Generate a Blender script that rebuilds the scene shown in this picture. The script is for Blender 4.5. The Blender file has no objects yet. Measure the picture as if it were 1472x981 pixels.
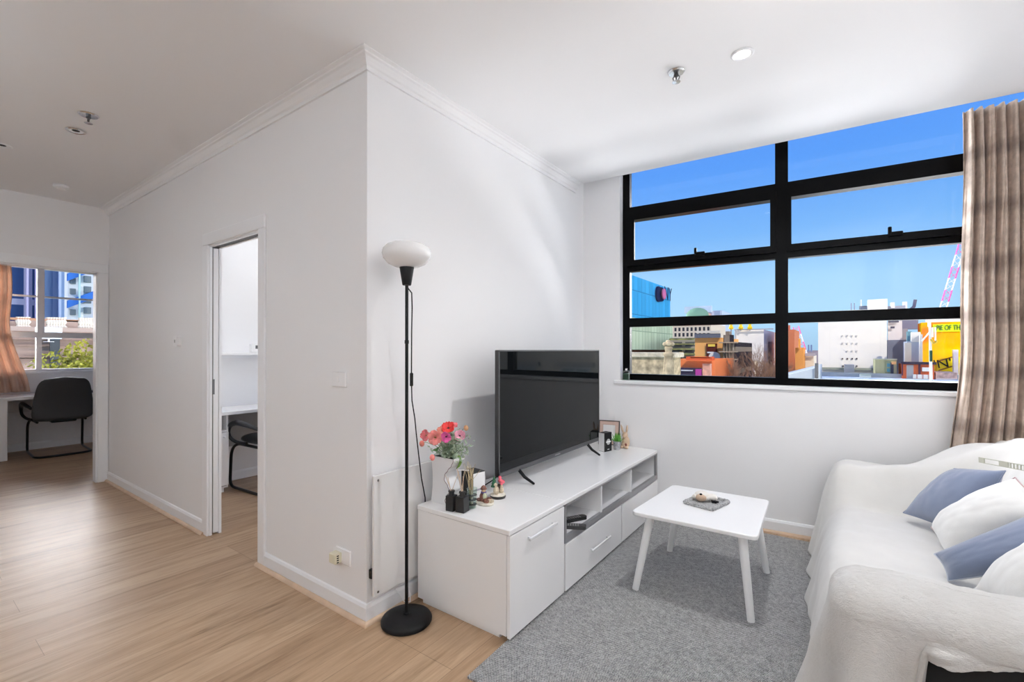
import bpy, math, random
from mathutils import Vector, Matrix
random.seed(7)
S = bpy.context.scene
COL = S.collection
PI = math.pi
def R(a): return math.radians(a)

# ------------------------------------------------------------------ camera
CAMLOC = Vector((1.8995, -1.423, 1.345)); FPX = 660.054; PXC, PYC = 736.0, 501.254
YAW, PITCH = R(35.6266), R(0.155)
cam = bpy.data.cameras.new('camera'); co = bpy.data.objects.new('camera', cam); COL.objects.link(co)
co.location = CAMLOC; co.rotation_euler = (PI/2 + PITCH, 0, YAW)
cam.sensor_width = 36; cam.lens = FPX/1472*36; cam.shift_y = (PYC-490.5)/1472; cam.clip_start = .02; cam.clip_end = 2000
S.camera = co
_F = Vector((-math.sin(YAW), math.cos(YAW), 0)); _R = Vector((math.cos(YAW), math.sin(YAW), 0))
def ray(u, v): return _F + _R*((u-PXC)/FPX) + Vector((0, 0, 1))*(-(v-PYC)/FPX + math.tan(PITCH))
def aty(u, v, Y):                       # point of the outside world at distance plane y = Y
    k = ray(u, v); return CAMLOC + k*((Y-CAMLOC.y)/k.y)
def atx(u, v, X):
    k = ray(u, v); return CAMLOC + k*((X-CAMLOC.x)/k.x)

# ------------------------------------------------------------------ materials
def mat(name, col, rough=.5, metal=0, spec=.5, noise=0, nscale=8, bump=0, bscale=60, sheen=0, trans=0, alpha=1, emit=None, estr=0, coat=0):
    m = bpy.data.materials.new(name); m.use_nodes = True
    nt = m.node_tree; b = nt.nodes['Principled BSDF']
    b.inputs['Base Color'].default_value = (*col, 1); b.inputs['Roughness'].default_value = rough
    b.inputs['Metallic'].default_value = metal; b.inputs['Specular IOR Level'].default_value = spec
    b.inputs['Sheen Weight'].default_value = sheen; b.inputs['Coat Weight'].default_value = coat
    b.inputs['Transmission Weight'].default_value = trans
    if emit: b.inputs['Emission Color'].default_value = (*emit, 1); b.inputs['Emission Strength'].default_value = estr
    if noise or bump:
        tc = nt.nodes.new('ShaderNodeTexCoord')
    if noise:
        n = nt.nodes.new('ShaderNodeTexNoise'); n.inputs['Scale'].default_value = nscale; n.inputs['Detail'].default_value = 5
        nt.links.new(tc.outputs['Object'], n.inputs['Vector'])
        r = nt.nodes.new('ShaderNodeValToRGB')
        r.color_ramp.elements[0].position = .3; r.color_ramp.elements[1].position = .7
        r.color_ramp.elements[0].color = (*[max(0, c*(1-noise)) for c in col], 1)
        r.color_ramp.elements[1].color = (*[min(1, c*(1+noise)) for c in col], 1)
        nt.links.new(n.outputs['Fac'], r.inputs['Fac']); nt.links.new(r.outputs['Color'], b.inputs['Base Color'])
    if bump:
        n = nt.nodes.new('ShaderNodeTexNoise'); n.inputs['Scale'].default_value = bscale; n.inputs['Detail'].default_value = 4
        nt.links.new(tc.outputs['Object'], n.inputs['Vector'])
        bp = nt.nodes.new('ShaderNodeBump'); bp.inputs['Strength'].default_value = bump; bp.inputs['Distance'].default_value = .01
        nt.links.new(n.outputs['Fac'], bp.inputs['Height']); nt.links.new(bp.outputs['Normal'], b.inputs['Normal'])
    return m
class NT:                                # tiny node helper
    def __init__(s, m): s.m = m; s.t = m.node_tree; s.b = s.t.nodes['Principled BSDF']
    def n(s, kind, **kw):
        x = s.t.nodes.new('ShaderNode'+kind)
        for k, v in kw.items():
            if k.startswith('_'): setattr(x, k[1:], v)
            else: x.inputs[k.replace('__', ' ')].default_value = v
        return x
    def l(s, a, b): s.t.links.new(a, b)
    def ramp(s, src, stops, interp='LINEAR'):
        r = s.t.nodes.new('ShaderNodeValToRGB'); cr = r.color_ramp; cr.interpolation = interp
        while len(cr.elements) < len(stops): cr.elements.new(.5)
        for e, (p, c) in zip(cr.elements, stops): e.position = p; e.color = (*c, 1)
        s.l(src, r.inputs['Fac']); return r.outputs['Color']

WALL = mat('wall paint', (.87, .87, .88), .5, spec=.25, bump=.02, bscale=200)
CEIL = mat('ceiling paint', (.85, .85, .86), .6, spec=.2, bump=.015, bscale=150)
TRIM = mat('satin white trim', (.88, .89, .91), .28, spec=.5)
WHITE = mat('white laminate', (.89, .89, .89), .22, spec=.5)
WHITE2 = mat('white lacquer', (.88, .88, .88), .3)
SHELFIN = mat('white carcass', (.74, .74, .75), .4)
ALU = mat('grey aluminium edging', (.36, .36, .37), .35, metal=.5)
CHROME = mat('brushed chrome', (.75, .75, .76), .2, metal=1)
BLACK = mat('matte black powder coat', (.006, .006, .007), .5, spec=.25)
GLBLACK = mat('gloss black plastic', (.01, .01, .01), .15)
FRAMEBLK = mat('black window steel', (.0015, .0015, .002), .3, spec=.08)
LEATHER = mat('black leather', (.016, .017, .019), .38, bump=.15, bscale=90)
LEATHER2 = mat('charcoal leather', (.035, .036, .038), .42, bump=.12, bscale=90)
OAKSTRIP = mat('pale oak beading', (.62, .45, .32), .45, noise=.1, nscale=12)
CREAMP = mat('cream plastic', (.72, .68, .52), .4)
DARKHOLE = mat('dark recess', (.01, .01, .01), .8)
GREENPL = mat('glossy green leaves', (.05, .22, .03), .45)
SAGE = mat('sage green stems', (.22, .32, .19), .6, noise=.25, nscale=40)

def floor_material():
    m = mat('oak plank floor', (.5, .35, .24), .43, spec=.4); q = NT(m)
    tc = q.n('TexCoord'); mp = q.n('Mapping'); mp.inputs['Rotation'].default_value = (0, 0, R(90)); q.l(tc.outputs['Object'], mp.inputs['Vector'])
    br = q.n('TexBrick', Scale=1.0); br.offset = .37; br.offset_frequency = 3; br.squash = 1
    br.inputs['Brick Width'].default_value = 1.55; br.inputs['Row Height'].default_value = .19
    br.inputs['Mortar Size'].default_value = .0011; br.inputs['Mortar Smooth'].default_value = .2; br.inputs['Bias'].default_value = 0
    br.inputs['Color1'].default_value = (.42, .278, .172, 1); br.inputs['Color2'].default_value = (.50, .348, .225, 1); br.inputs['Mortar'].default_value = (.20, .125, .075, 1)
    q.l(mp.outputs['Vector'], br.inputs['Vector'])
    mp2 = q.n('Mapping'); mp2.inputs['Scale'].default_value = (9, .75, 1); q.l(tc.outputs['Object'], mp2.inputs['Vector'])
    n1 = q.n('TexNoise', Scale=1.6, Detail=7, Roughness=.62, Distortion=1.2); q.l(mp2.outputs['Vector'], n1.inputs['Vector'])
    g = q.ramp(n1.outputs['Fac'], [(.30, (.56, .50, .43)), (.42, (.84, .81, .77)), (.55, (1, 1, 1)), (.72, (1.08, 1.08, 1.08))])
    mp3 = q.n('Mapping'); mp3.inputs['Scale'].default_value = (70, 3, 1); q.l(tc.outputs['Object'], mp3.inputs['Vector'])
    n2 = q.n('TexNoise', Scale=1.5, Detail=6, Roughness=.7); q.l(mp3.outputs['Vector'], n2.inputs['Vector'])
    g2 = q.ramp(n2.outputs['Fac'], [(.3, (.80, .78, .75)), (.65, (1.04, 1.04, 1.04))])
    m1 = q.n('MixRGB', _blend_type='MULTIPLY', Fac=1); q.l(br.outputs['Color'], m1.inputs['Color1']); q.l(g, m1.inputs['Color2'])
    m2 = q.n('MixRGB', _blend_type='MULTIPLY', Fac=1); q.l(m1.outputs['Color'], m2.inputs['Color1']); q.l(g2, m2.inputs['Color2'])
    q.l(m2.outputs['Color'], q.b.inputs['Base Color'])
    bp = q.n('Bump', Strength=.12, Distance=.004); q.l(n2.outputs['Fac'], bp.inputs['Height']); q.l(bp.outputs['Normal'], q.b.inputs['Normal'])
    return m
FLOOR = floor_material()
def rug_material():
    m = mat('woven grey rug', (.2, .2, .2), .95, spec=.1, sheen=.2); q = NT(m); tc = q.n('TexCoord')
    mp = q.n('Mapping'); mp.inputs['Rotation'].default_value = (0, 0, R(2)); q.l(tc.outputs['Object'], mp.inputs['Vector'])
    sp = q.n('SeparateXYZ'); q.l(mp.outputs['Vector'], sp.inputs['Vector'])
    def wave(sock, period, amp=1):
        a = q.n('Math', _operation='MULTIPLY'); a.inputs[1].default_value = 2*PI/period; q.l(sock, a.inputs[0])
        b = q.n('Math', _operation='SINE'); q.l(a.outputs[0], b.inputs[0]); return b.outputs[0]
    wx = wave(sp.outputs['X'], .0085); wy = wave(sp.outputs['Y'], .011)
    pr = q.n('Math', _operation='MULTIPLY'); q.l(wx, pr.inputs[0]); q.l(wy, pr.inputs[1])
    nz = q.n('TexNoise', Scale=260, Detail=3, Roughness=.8); q.l(tc.outputs['Object'], nz.inputs['Vector'])
    nb = q.n('TexNoise', Scale=55, Detail=4, Roughness=.7); q.l(tc.outputs['Object'], nb.inputs['Vector'])
    ad = q.n('Math', _operation='MULTIPLY_ADD'); q.l(pr.outputs[0], ad.inputs[0]); ad.inputs[1].default_value = .26
    q.l(nz.outputs['Fac'], ad.inputs[2])
    ad2 = q.n('Math', _operation='MULTIPLY_ADD'); q.l(nb.outputs['Fac'], ad2.inputs[0]); ad2.inputs[1].default_value = .5; q.l(ad.outputs[0], ad2.inputs[2])
    c = q.ramp(ad2.outputs[0], [(.52, (.035, .035, .04)), (.72, (.235, .235, .235)), (.90, (.62, .62, .62))])
    q.l(c, q.b.inputs['Base Color'])
    bp = q.n('Bump', Strength=.6, Distance=.004); q.l(pr.outputs[0], bp.inputs['Height']); q.l(bp.outputs['Normal'], q.b.inputs['Normal'])
    return m
RUG = rug_material()
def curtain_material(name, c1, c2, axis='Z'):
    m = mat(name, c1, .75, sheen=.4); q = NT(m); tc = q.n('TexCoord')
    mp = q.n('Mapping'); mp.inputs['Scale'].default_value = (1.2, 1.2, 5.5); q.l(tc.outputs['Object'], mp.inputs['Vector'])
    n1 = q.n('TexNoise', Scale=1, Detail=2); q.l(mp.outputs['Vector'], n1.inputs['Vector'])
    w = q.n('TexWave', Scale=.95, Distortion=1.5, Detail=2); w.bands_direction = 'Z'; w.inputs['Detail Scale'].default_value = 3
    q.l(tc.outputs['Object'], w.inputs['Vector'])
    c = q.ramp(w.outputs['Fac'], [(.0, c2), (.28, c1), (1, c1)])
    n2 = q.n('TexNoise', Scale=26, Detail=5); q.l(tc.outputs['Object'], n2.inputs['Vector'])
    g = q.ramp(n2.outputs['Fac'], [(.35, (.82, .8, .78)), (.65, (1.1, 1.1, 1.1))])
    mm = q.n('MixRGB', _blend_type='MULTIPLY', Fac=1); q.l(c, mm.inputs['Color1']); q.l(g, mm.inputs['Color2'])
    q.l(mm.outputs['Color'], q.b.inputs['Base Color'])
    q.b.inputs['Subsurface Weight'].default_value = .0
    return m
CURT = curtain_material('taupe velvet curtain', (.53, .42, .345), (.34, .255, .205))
CURT2 = mat('warm beige curtain', (.80, .58, .44), .8)
def _translucent(m, col, f):
    q = NT(m); o = [n for n in m.node_tree.nodes if n.type == 'OUTPUT_MATERIAL'][0]; tr = q.n('BsdfTranslucent', Color=(*col, 1)); mx = q.n('MixShader'); mx.inputs[0].default_value = f
    q.l(q.b.outputs[0], mx.inputs[1]); q.l(tr.outputs[0], mx.inputs[2]); q.l(mx.outputs[0], o.inputs[0])
    tc = q.n('TexCoord'); n_ = q.n('TexNoise', Scale=9, Detail=4); q.l(tc.outputs['Object'], n_.inputs['Vector']); q.l(q.ramp(n_.outputs['Fac'], [(.35, tuple(c*.8 for c in col)), (.65, col)]), q.b.inputs['Base Color'])
_translucent(CURT2, (.86, .66, .53), .35)
def fabric(name, col, sheen=.3, bump=.25, scale=120, noise=.04, nscale=14, rough=.9):
    return mat(name, col, rough, sheen=sheen, spec=.2, bump=bump, bscale=scale, noise=noise, nscale=nscale)
THROW = fabric('cream plush throw', (.70, .69, .665), bump=.12, scale=260, noise=.025, nscale=9)
def fleece_material():
    m = mat('white sherpa fleece', (.84, .83, .81), .95, spec=.15, sheen=.5); q = NT(m); tc = q.n('TexCoord')
    mp = q.n('Mapping'); mp.inputs['Scale'].default_value = (55, 150, 120); q.l(tc.outputs['Object'], mp.inputs['Vector'])
    n = q.n('TexNoise', Scale=1, Detail=6, Roughness=.72, Distortion=1.4); q.l(mp.outputs['Vector'], n.inputs['Vector'])
    bp = q.n('Bump', Strength=.6, Distance=.014); q.l(n.outputs['Fac'], bp.inputs['Height']); q.l(bp.outputs['Normal'], q.b.inputs['Normal'])
    n2 = q.n('TexNoise', Scale=7, Detail=3); q.l(tc.outputs['Object'], n2.inputs['Vector'])
    q.l(q.ramp(n2.outputs['Fac'], [(.3, (.70, .685, .655)), (.7, (.76, .75, .735))]), q.b.inputs['Base Color']); return m
FLEECE = fleece_material()
BLUE = fabric('slate blue velvet', (.155, .19, .285), sheen=.5, bump=.08, scale=300, noise=.10, nscale=7, rough=.7)
CUSHW = fabric('white cotton cushion', (.70, .70, .69), sheen=.2, bump=.06, scale=300)
def glass_material(name, tint=(1, 1, 1), refl=.06):
    m = bpy.data.materials.new(name); m.use_nodes = True; t = m.node_tree; t.nodes.clear()
    o = t.nodes.new('ShaderNodeOutputMaterial'); mx = t.nodes.new('ShaderNodeMixShader')
    a = t.nodes.new('ShaderNodeBsdfTransparent'); a.inputs['Color'].default_value = (*tint, 1)
    g = t.nodes.new('ShaderNodeBsdfGlossy'); g.inputs['Roughness'].default_value = .01
    mx.inputs[0].default_value = refl
    t.links.new(a.outputs[0], mx.inputs[1]); t.links.new(g.outputs[0], mx.inputs[2]); t.links.new(mx.outputs[0], o.inputs[0]); return m
GLASS = glass_material('clear window glass', (.99, .99, .99), .012)
JAR = glass_material('clear jar glass', (.86, .93, .9), .12)
SCREEN = mat('television screen glass', (.005, .006, .007), .03, spec=.18, coat=.0)
BEZEL = mat('television bezel', (.03, .03, .033), .3)

# ------------------------------------------------------------------ mesh helpers
class MB:
    def __init__(s): s.v = []; s.f = []
    def add(s, vs, fs):
        o = len(s.v); s.v += [Vector(v) for v in vs]; s.f += [tuple(i+o for i in f) for f in fs]; return s
    def box(s, x0, x1, y0, y1, z0, z1, c=0):
        if x0 > x1: x0, x1 = x1, x0
        if y0 > y1: y0, y1 = y1, y0
        if z0 > z1: z0, z1 = z1, z0
        if c <= 0:
            vs = [(x, y, z) for z in (z0, z1) for x, y in ((x0, y0), (x1, y0), (x1, y1), (x0, y1))]
            return s.add(vs, [(3, 2, 1, 0), (4, 5, 6, 7), (0, 1, 5, 4), (1, 2, 6, 5), (2, 3, 7, 6), (3, 0, 4, 7)])
        c = min(c, (x1-x0)/2.01, (y1-y0)/2.01, (z1-z0)/2.01)
        def ring(i, z):
            a = [(x0+i, y0+c), (x0+c, y0+i), (x1-c, y0+i), (x1-i, y0+c), (x1-i, y1-c), (x1-c, y1-i), (x0+c, y1-i), (x0+i, y1-c)]
            return [(p[0], p[1], z) for p in a]
        def ring2(z): return [(x0+c, y0+c, z)]*2+[(x1-c, y0+c, z)]*2+[(x1-c, y1-c, z)]*2+[(x0+c, y1-c, z)]*2
        rs = [ring2(z0), ring(0, z0+c), ring(0, z1-c), ring2(z1)]
        # collapse the doubled corners
        vs = [(x0+c, y0+c, z0), (x1-c, y0+c, z0), (x1-c, y1-c, z0), (x0+c, y1-c, z0)] + rs[1] + rs[2] + [(x0+c, y0+c, z1), (x1-c, y0+c, z1), (x1-c, y1-c, z1), (x0+c, y1-c, z1)]
        fs = [(3, 2, 1, 0), (20, 21, 22, 23)]
        for i in range(8): j = (i+1) % 8; fs.append((4+i, 4+j, 12+j, 12+i))
        for k in range(4):
            j = (k+1) % 4
            fs.append((k, 4+2*k+1, 4+2*k)); fs.append((20+k, 12+2*k, 12+2*k+1))
            fs.append((k, j, 4+(2*k+2) % 8, 4+2*k+1)); fs.append((20+k, 12+2*k+1, 12+(2*k+2) % 8, 20+j))
        return s.add(vs, fs)
    def cyl(s, a, b, r0, r1=None, n=20, caps=True):
        if r1 is None: r1 = r0
        a = Vector(a); b = Vector(b); d = (b-a).normalized()
        u = d.orthogonal().normalized(); w = d.cross(u)
        vs = [];
        for c, r in ((a, r0), (b, r1)):
            for i in range(n): t = 2*PI*i/n; vs.append(c + u*(r*math.cos(t)) + w*(r*math.sin(t)))
        fs = [(i, (i+1) % n, n+(i+1) % n, n+i) for i in range(n)]
        if caps: fs += [tuple(range(n-1, -1, -1)), tuple(range(n, 2*n))]
        return s.add(vs, fs)
    def lathe(s, prof, c=(0, 0, 0), n=32, sx=1, sy=1):
        vs = []; k = len(prof)
        for r, z in prof:
            for i in range(n): t = 2*PI*i/n; vs.append((c[0]+sx*r*math.cos(t), c[1]+sy*r*math.sin(t), c[2]+z))
        fs = [(j*n+i, j*n+(i+1) % n, (j+1)*n+(i+1) % n, (j+1)*n+i) for j in range(k-1) for i in range(n)]
        if prof[0][0] > 1e-6: fs.append(tuple(range(n-1, -1, -1)))
        if prof[-1][0] > 1e-6: fs.append(tuple(range((k-1)*n, k*n)))
        return s.add(vs, fs)
    def ball(s, c, rx, ry=None, rz=None, n=16, m=10, rot=None, dent=None):
        ry = ry or rx; rz = rz or rx; vs = []
        for j in range(m+1):
            p = PI*j/m
            for i in range(n):
                t = 2*PI*i/n; v = Vector((rx*math.sin(p)*math.cos(t), ry*math.sin(p)*math.sin(t), rz*math.cos(p)))
                if rot: v = rot @ v
                vs.append(Vector(c)+v)
        fs = [(j*n+i, (j+1)*n+i, (j+1)*n+(i+1) % n, j*n+(i+1) % n) for j in range(m) for i in range(n)]
        return s.add(vs, fs)
    def tube(s, pts, r, n=10, cap=True):
        pts = [Vector(p) for p in pts]; k = len(pts); rs = r if isinstance(r, (list, tuple)) else [r]*k
        vs = []; u = None
        for i, p in enumerate(pts):
            d = (pts[min(i+1, k-1)]-pts[max(i-1, 0)]).normalized()
            if u is None: u = d.orthogonal().normalized()
            u = (u - d*u.dot(d)).normalized(); w = d.cross(u)
            for q in range(n): t = 2*PI*q/n; vs.append(p + u*(rs[i]*math.cos(t)) + w*(rs[i]*math.sin(t)))
        fs = [(i*n+q, i*n+(q+1) % n, (i+1)*n+(q+1) % n, (i+1)*n+q) for i in range(k-1) for q in range(n)]
        if cap: fs += [tuple(range(n-1, -1, -1)), tuple(range((k-1)*n, k*n))]
        return s.add(vs, fs)
    def grid(s, fn, nu, nv, closeu=False):
        vs = [fn(i/(nu if closeu else nu-1), j/(nv-1)) for j in range(nv) for i in range(nu)]
        fs = []
        for j in range(nv-1):
            for i in range(nu if closeu else nu-1): fs.append((j*nu+i, j*nu+(i+1) % nu, (j+1)*nu+(i+1) % nu, (j+1)*nu+i))
        return s.add(vs, fs)
    def prism(s, poly, z0, z1, tr=None):      # poly in xy, extruded in z; tr maps each vertex
        n = len(poly); vs = [Vector((x, y, z)) for z in (z0, z1) for x, y in poly]
        if tr: vs = [tr(v) for v in vs]
        return s.add(vs, [tuple(range(n-1, -1, -1)), tuple(range(n, 2*n))] + [(i, (i+1) % n, n+(i+1) % n, n+i) for i in range(n)])
    def tr(s, M): s.v = [M @ v for v in s.v]; return s
ORG = {}
def part(name, mb, m, parent=None, smooth=False, label=None, **mods):
    off = ORG.get(parent.name, Vector((0, 0, 0))) if parent else Vector((0, 0, 0))
    me = bpy.data.meshes.new(name)
    me.from_pydata([tuple(v-off) for v in mb.v], [], mb.f); me.validate(); me.update()
    o = bpy.data.objects.new(name, me); COL.objects.link(o); me.materials.append(m)
    if smooth:
        me.shade_smooth()
        if smooth != 'all':
            try: me.set_sharp_from_angle(angle=R(smooth if smooth > 1 else 40))
            except Exception: pass
    if parent: o.parent = parent; ORG[o.name] = off
    if label: o['label'] = label
    if mods.get('solid'): d = o.modifiers.new('s', 'SOLIDIFY'); d.thickness = mods['solid']; d.offset = mods.get('off', -1)
    if mods.get('bevel'): d = o.modifiers.new('b', 'BEVEL'); d.width = mods['bevel']; d.segments = 2; d.limit_method = 'ANGLE'
    if mods.get('sub'): d = o.modifiers.new('u', 'SUBSURF'); d.levels = d.render_levels = mods['sub']
    return o
def thing(name, label, cat, loc=(0, 0, 0), group=None):
    o = bpy.data.objects.new(name, None); COL.objects.link(o); o.location = loc; o.empty_display_size = .05
    o['label'] = label; o['category'] = cat
    if group: o['group'] = group
    ORG[o.name] = Vector(loc); return o
def tag(o, label, cat, group=None, kind=None):
    o['label'] = label; o['category'] = cat
    if group: o['group'] = group
    if kind: o['kind'] = kind
    return o
def single(name, mb, m, label, cat, group=None, smooth=False, base=None, **k):
    if base is None:
        xs = [v.x for v in mb.v]; ys = [v.y for v in mb.v]; zs = [v.z for v in mb.v]
        base = ((min(xs)+max(xs))/2, (min(ys)+max(ys))/2, min(zs))
    b = Vector(base); mb.v = [v-b for v in mb.v]
    o = part(name, mb, m, None, smooth, **k); o.location = b; ORG[o.name] = b
    return tag(o, label, cat, group)
def struct(name, mb, m, parent=None, smooth=False, **k):
    o = part(name, mb, m, parent, smooth, **k)
    if parent is None: o['kind'] = 'structure'
    return o
def struct_root(name):
    o = bpy.data.objects.new(name, None); COL.objects.link(o); o['kind'] = 'structure'; ORG[o.name] = Vector((0, 0, 0)); return o
def rrect(x0, x1, y0, y1, r, n=6):
    out = []
    for cx, cy, a0 in ((x1-r, y0+r, -90), (x1-r, y1-r, 0), (x0+r, y1-r, 90), (x0+r, y0+r, 180)):
        for i in range(n+1): t = R(a0+90*i/n); out.append((cx+r*math.cos(t), cy+r*math.sin(t)))
    return out
def fnoise(x, y, seed=0):
    from mathutils import noise
    return noise.noise(Vector((x, y, seed*7.3)))

# ------------------------------------------------------------------ room shell
H = 2.79; TOP = 3.12
WA = R(4.4432); WM = Matrix.Translation((0, 2.3436, 0)) @ Matrix.Rotation(WA, 4, 'Z')   # frame of the window wall
def wp(s_, d, z): return WM @ Vector((s_, d, z))
struct('floor', MB().box(-7.3, 3.2, -3.4, 3.0, -.2, 0), FLOOR)
# ceiling with its edge stopping just short of the glass
def ceil_edge(x): return 2.172 + (x+.0)*.0585
struct('ceiling', MB().prism([(-7.1, -3.3), (3.1, -3.3), (3.1, ceil_edge(3.1)), (-7.1, ceil_edge(-7.1))], H, H+.06), CEIL)
struct('ceiling_upper', MB().box(-7.3, 3.2, -3.4, 3.0, TOP, TOP+.2), CEIL)
# hall wall with the pocket door opening  (front face y = 0)
DX0, DX1, DH = -1.81, -1.066, 2.10
mb = MB(); mb.box(-4.33, DX0, 0, .018, 0, TOP); mb.box(-4.33, DX0, .062, .078, 0, TOP); mb.box(DX1, 0, 0, .078, 0, TOP); mb.box(DX0, DX1, 0, .078, DH, TOP)
struct('wall_hall', mb, WALL)
struct('wall_left', MB().box(-.12, 0, .078, 2.60, 0, TOP), WALL)
mb = MB(); mb.box(-4.33, -4.226, -.90+.0, 0, 2.13, TOP); mb.box(-4.33, -4.226, -.088, 2.3, 0, 2.13); mb.box(-4.33, -4.226, -3.3, -.90, 0, TOP); mb.box(-4.33, -4.226, 0, 2.3, 2.13, TOP)
struct('wall_end', mb, WALL)
# window wall (living), local frame
W0, W1, WZ = .338, 2.93, 1.08
mb = MB(); mb.box(-7.4, -2.9, 0, .28, 0, TOP); mb.box(-2.9, -1.0, 0, .28, 0, .95); mb.box(-2.9, -1.0, 0, .28, 2.5, TOP); mb.box(-1.0, W0, 0, .28, 0, TOP)
mb.box(W0, W1, 0, .28, 0, WZ-.03); mb.box(W1, 3.3, 0, .28, 0, TOP); mb.box(W0, W1, 0, .28, 3.06, TOP)
struct('wall_window', mb.tr(WM), WALL)
struct('wall_right', MB().box(2.95, 3.2, -3.3, 3.0, 0, TOP), WALL)
struct('wall_back', MB().box(-7.3, 3.2, -3.5, -3.25, 0, TOP), WALL)
struct('wall_study', MB().box(-3.32, -3.2, .12, 2.12, 0, TOP), WALL)
# bedroom window wall x = -6.97
BW0, BW1, BZ0, BZ1 = -1.05, .60, 1.05, 2.50
mb = MB(); mb.box(-7.2, -6.97, -3.3, BW0, 0, TOP); mb.box(-7.2, -6.97, BW1, 2.3, 0, TOP); mb.box(-7.2, -6.97, BW0, BW1, 0, BZ0); mb.box(-7.2, -6.97, BW0, BW1, BZ1, TOP)
struct('wall_bedroom', mb, WALL)

# skirtings + beading
def base_run(name, p0, p1, n, h=.095, t=.014, m0=0, m1=0):
    p0 = Vector((*p0, 0)); p1 = Vector((*p1, 0)); n = Vector((*n, 0)); d = (p1-p0).normalized()
    mb = MB(); prof = [(0, 0), (t, 0), (t, h-.018), (t*.55, h-.004), (0, h)]
    k = len(prof); vs = [p+n*a+d*(a*mm)+Vector((0, 0, b)) for p, mm in ((p0, -m0), (p1, m1)) for a, b in prof]
    mb.add(vs, [(i, (i+1) % k, k+(i+1) % k, k+i) for i in range(k)] + [tuple(range(k-1, -1, -1)), tuple(range(k, 2*k))])
    return struct(name, mb, TRIM)
def bead_run(name, p0, p1, n, r=.019, t=.014, m0=0, m1=0):
    p0 = Vector((*p0, 0)); p1 = Vector((*p1, 0)); n = Vector((*n, 0)); d = (p1-p0).normalized()
    prof = [(0, 0)] + [(r*math.cos(R(a)), r*math.sin(R(a))) for a in range(0, 91, 15)]
    k = len(prof); vs = [p+n*(t+a)+d*((t+a)*mm)+Vector((0, 0, b)) for p, mm in ((p0, -m0), (p1, m1)) for a, b in prof]
    return struct(name, MB().add(vs, [(i, (i+1) % k, k+(i+1) % k, k+i) for i in range(k)] + [tuple(range(k-1, -1, -1)), tuple(range(k, 2*k))]), OAKSTRIP)
base_run('baseboard_hall', (-.988, 0), (0, 0), (0, -1), m1=1); bead_run('trim_1', (-1.07, 0), (0, 0), (0, -1), t=.0165, m1=1)
base_run('baseboard_hall_far', (-4.226, 0), (-1.895, 0), (0, -1)); bead_run('trim_2', (-4.226, 0), (-1.865, 0), (0, -1), t=.0165)
base_run('baseboard_left', (0, 0), (0, 2.34), (1, 0), m0=1); bead_run('trim_3', (0, 0), (0, 2.34), (1, 0), t=.0165, m0=1)
pa = wp(0, 0, 0); pb = wp(2.95, 0, 0); nn = (WM.to_3x3() @ Vector((0, -1, 0)))
base_run('baseboard_window', pa.xy, pb.xy, nn.xy); bead_run('trim_4', pa.xy, pb.xy, nn.xy, t=.0165)
base_run('baseboard_bedroom', (-6.97, -3.2), (-6.97, 1.7), (1, 0)); base_run('baseboard_study', (-3.2, .12), (-3.2, 2.1), (1, 0))
# cornice: stepped cove on the hall wall and the left wall, mitred at the corner
prof = [(0, 2.722), (.012, 2.722), (.014, 2.742), (.022, 2.748), (.028, 2.758), (.040, 2.772), (.052, 2.776), (.055, 2.782), (.075, 2.786), (.078, H+.01), (0, H+.01)]
k = len(prof)
def cornice(name, ring_a, ring_b):
    mb = MB(); mb.add([ring_a(a, b) for a, b in prof] + [ring_b(a, b) for a, b in prof], [(i, (i+1) % k, k+(i+1) % k, k+i) for i in range(k)] + [tuple(range(k-1, -1, -1)), tuple(range(k, 2*k))])
    struct(name, mb, CEIL)
cornice('trim_5', lambda a, b: Vector((-4.226, -a, b)), lambda a, b: Vector((a, -a, b)))
cornice('trim_6', lambda a, b: Vector((a, -a, b)), lambda a, b: Vector((a, 2.175, b)))

# living window: black steel, two columns of four lights
w1 = struct_root('window_1')
ZB = [WZ, 1.133, 1.545, 1.621, 2.029, 2.125, 2.473, 2.595, 3.06]
def WB(x0, x1, z0, z1, d0=.08, d1=.13, c=.004): return MB().box(x0, x1, d0, d1, z0, z1, c)
fr = MB(); fr.box(W0, W0+.062, .08, .14, WZ, 3.06); fr.box(W1-.06, W1, .08, .14, WZ, 3.06); fr.box(W0+.062, W1-.06, .081, .14, WZ, 1.133); fr.box(W0+.062, W1-.06, .081, .14, 3.02, 3.06)
fr.box(1.508, 1.592, .075, .14, WZ, 3.06)
for a, b in ((1.545, 1.621), (2.029, 2.125), (2.473, 2.595)): fr.box(W0+.062, W1-.06, .081, .14, a, b)
part('window_frame', fr.tr(WM), FRAMEBLK, w1)
for x0, x1, sl, sr in ((W0+.045, 1.515, .064, .039), (1.585, W1-.01, .028, .04)):     # opening sashes in the second row
    sb = MB(); z0, z1 = 2.075, 2.53
    sb.box(x0, x0+sl, .055, .079, z0, z1); sb.box(x1-sr, x1, .055, .079, z0, z1); sb.box(x0+sl, x1-sr, .055, .079, z0, 2.125); sb.box(x0+sl, x1-sr, .055, .079, 2.473, z1)
    part('sash', sb.tr(WM), FRAMEBLK, w1)
    hx = .975 if x0 < 1 else 2.20
    hb = MB(); hb.box(hx-.03, hx+.045, .035, .056, 2.105, 2.135, .004); hb.box(hx-.035, hx-.015, .025, .045, 2.12, 2.168, .004)
    part('window_handle', hb.tr(WM), FRAMEBLK, w1)
for z0, z1 in ((1.133, 1.545), (1.621, 2.029), (2.125, 2.473), (2.595, 3.02)):
    for x0, x1 in ((.40, 1.508), (1.592, W1-.06)):
        part('pane', MB().box(x0, x1, .105, .108, z0, z1).tr(WM), GLASS, w1)
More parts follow.
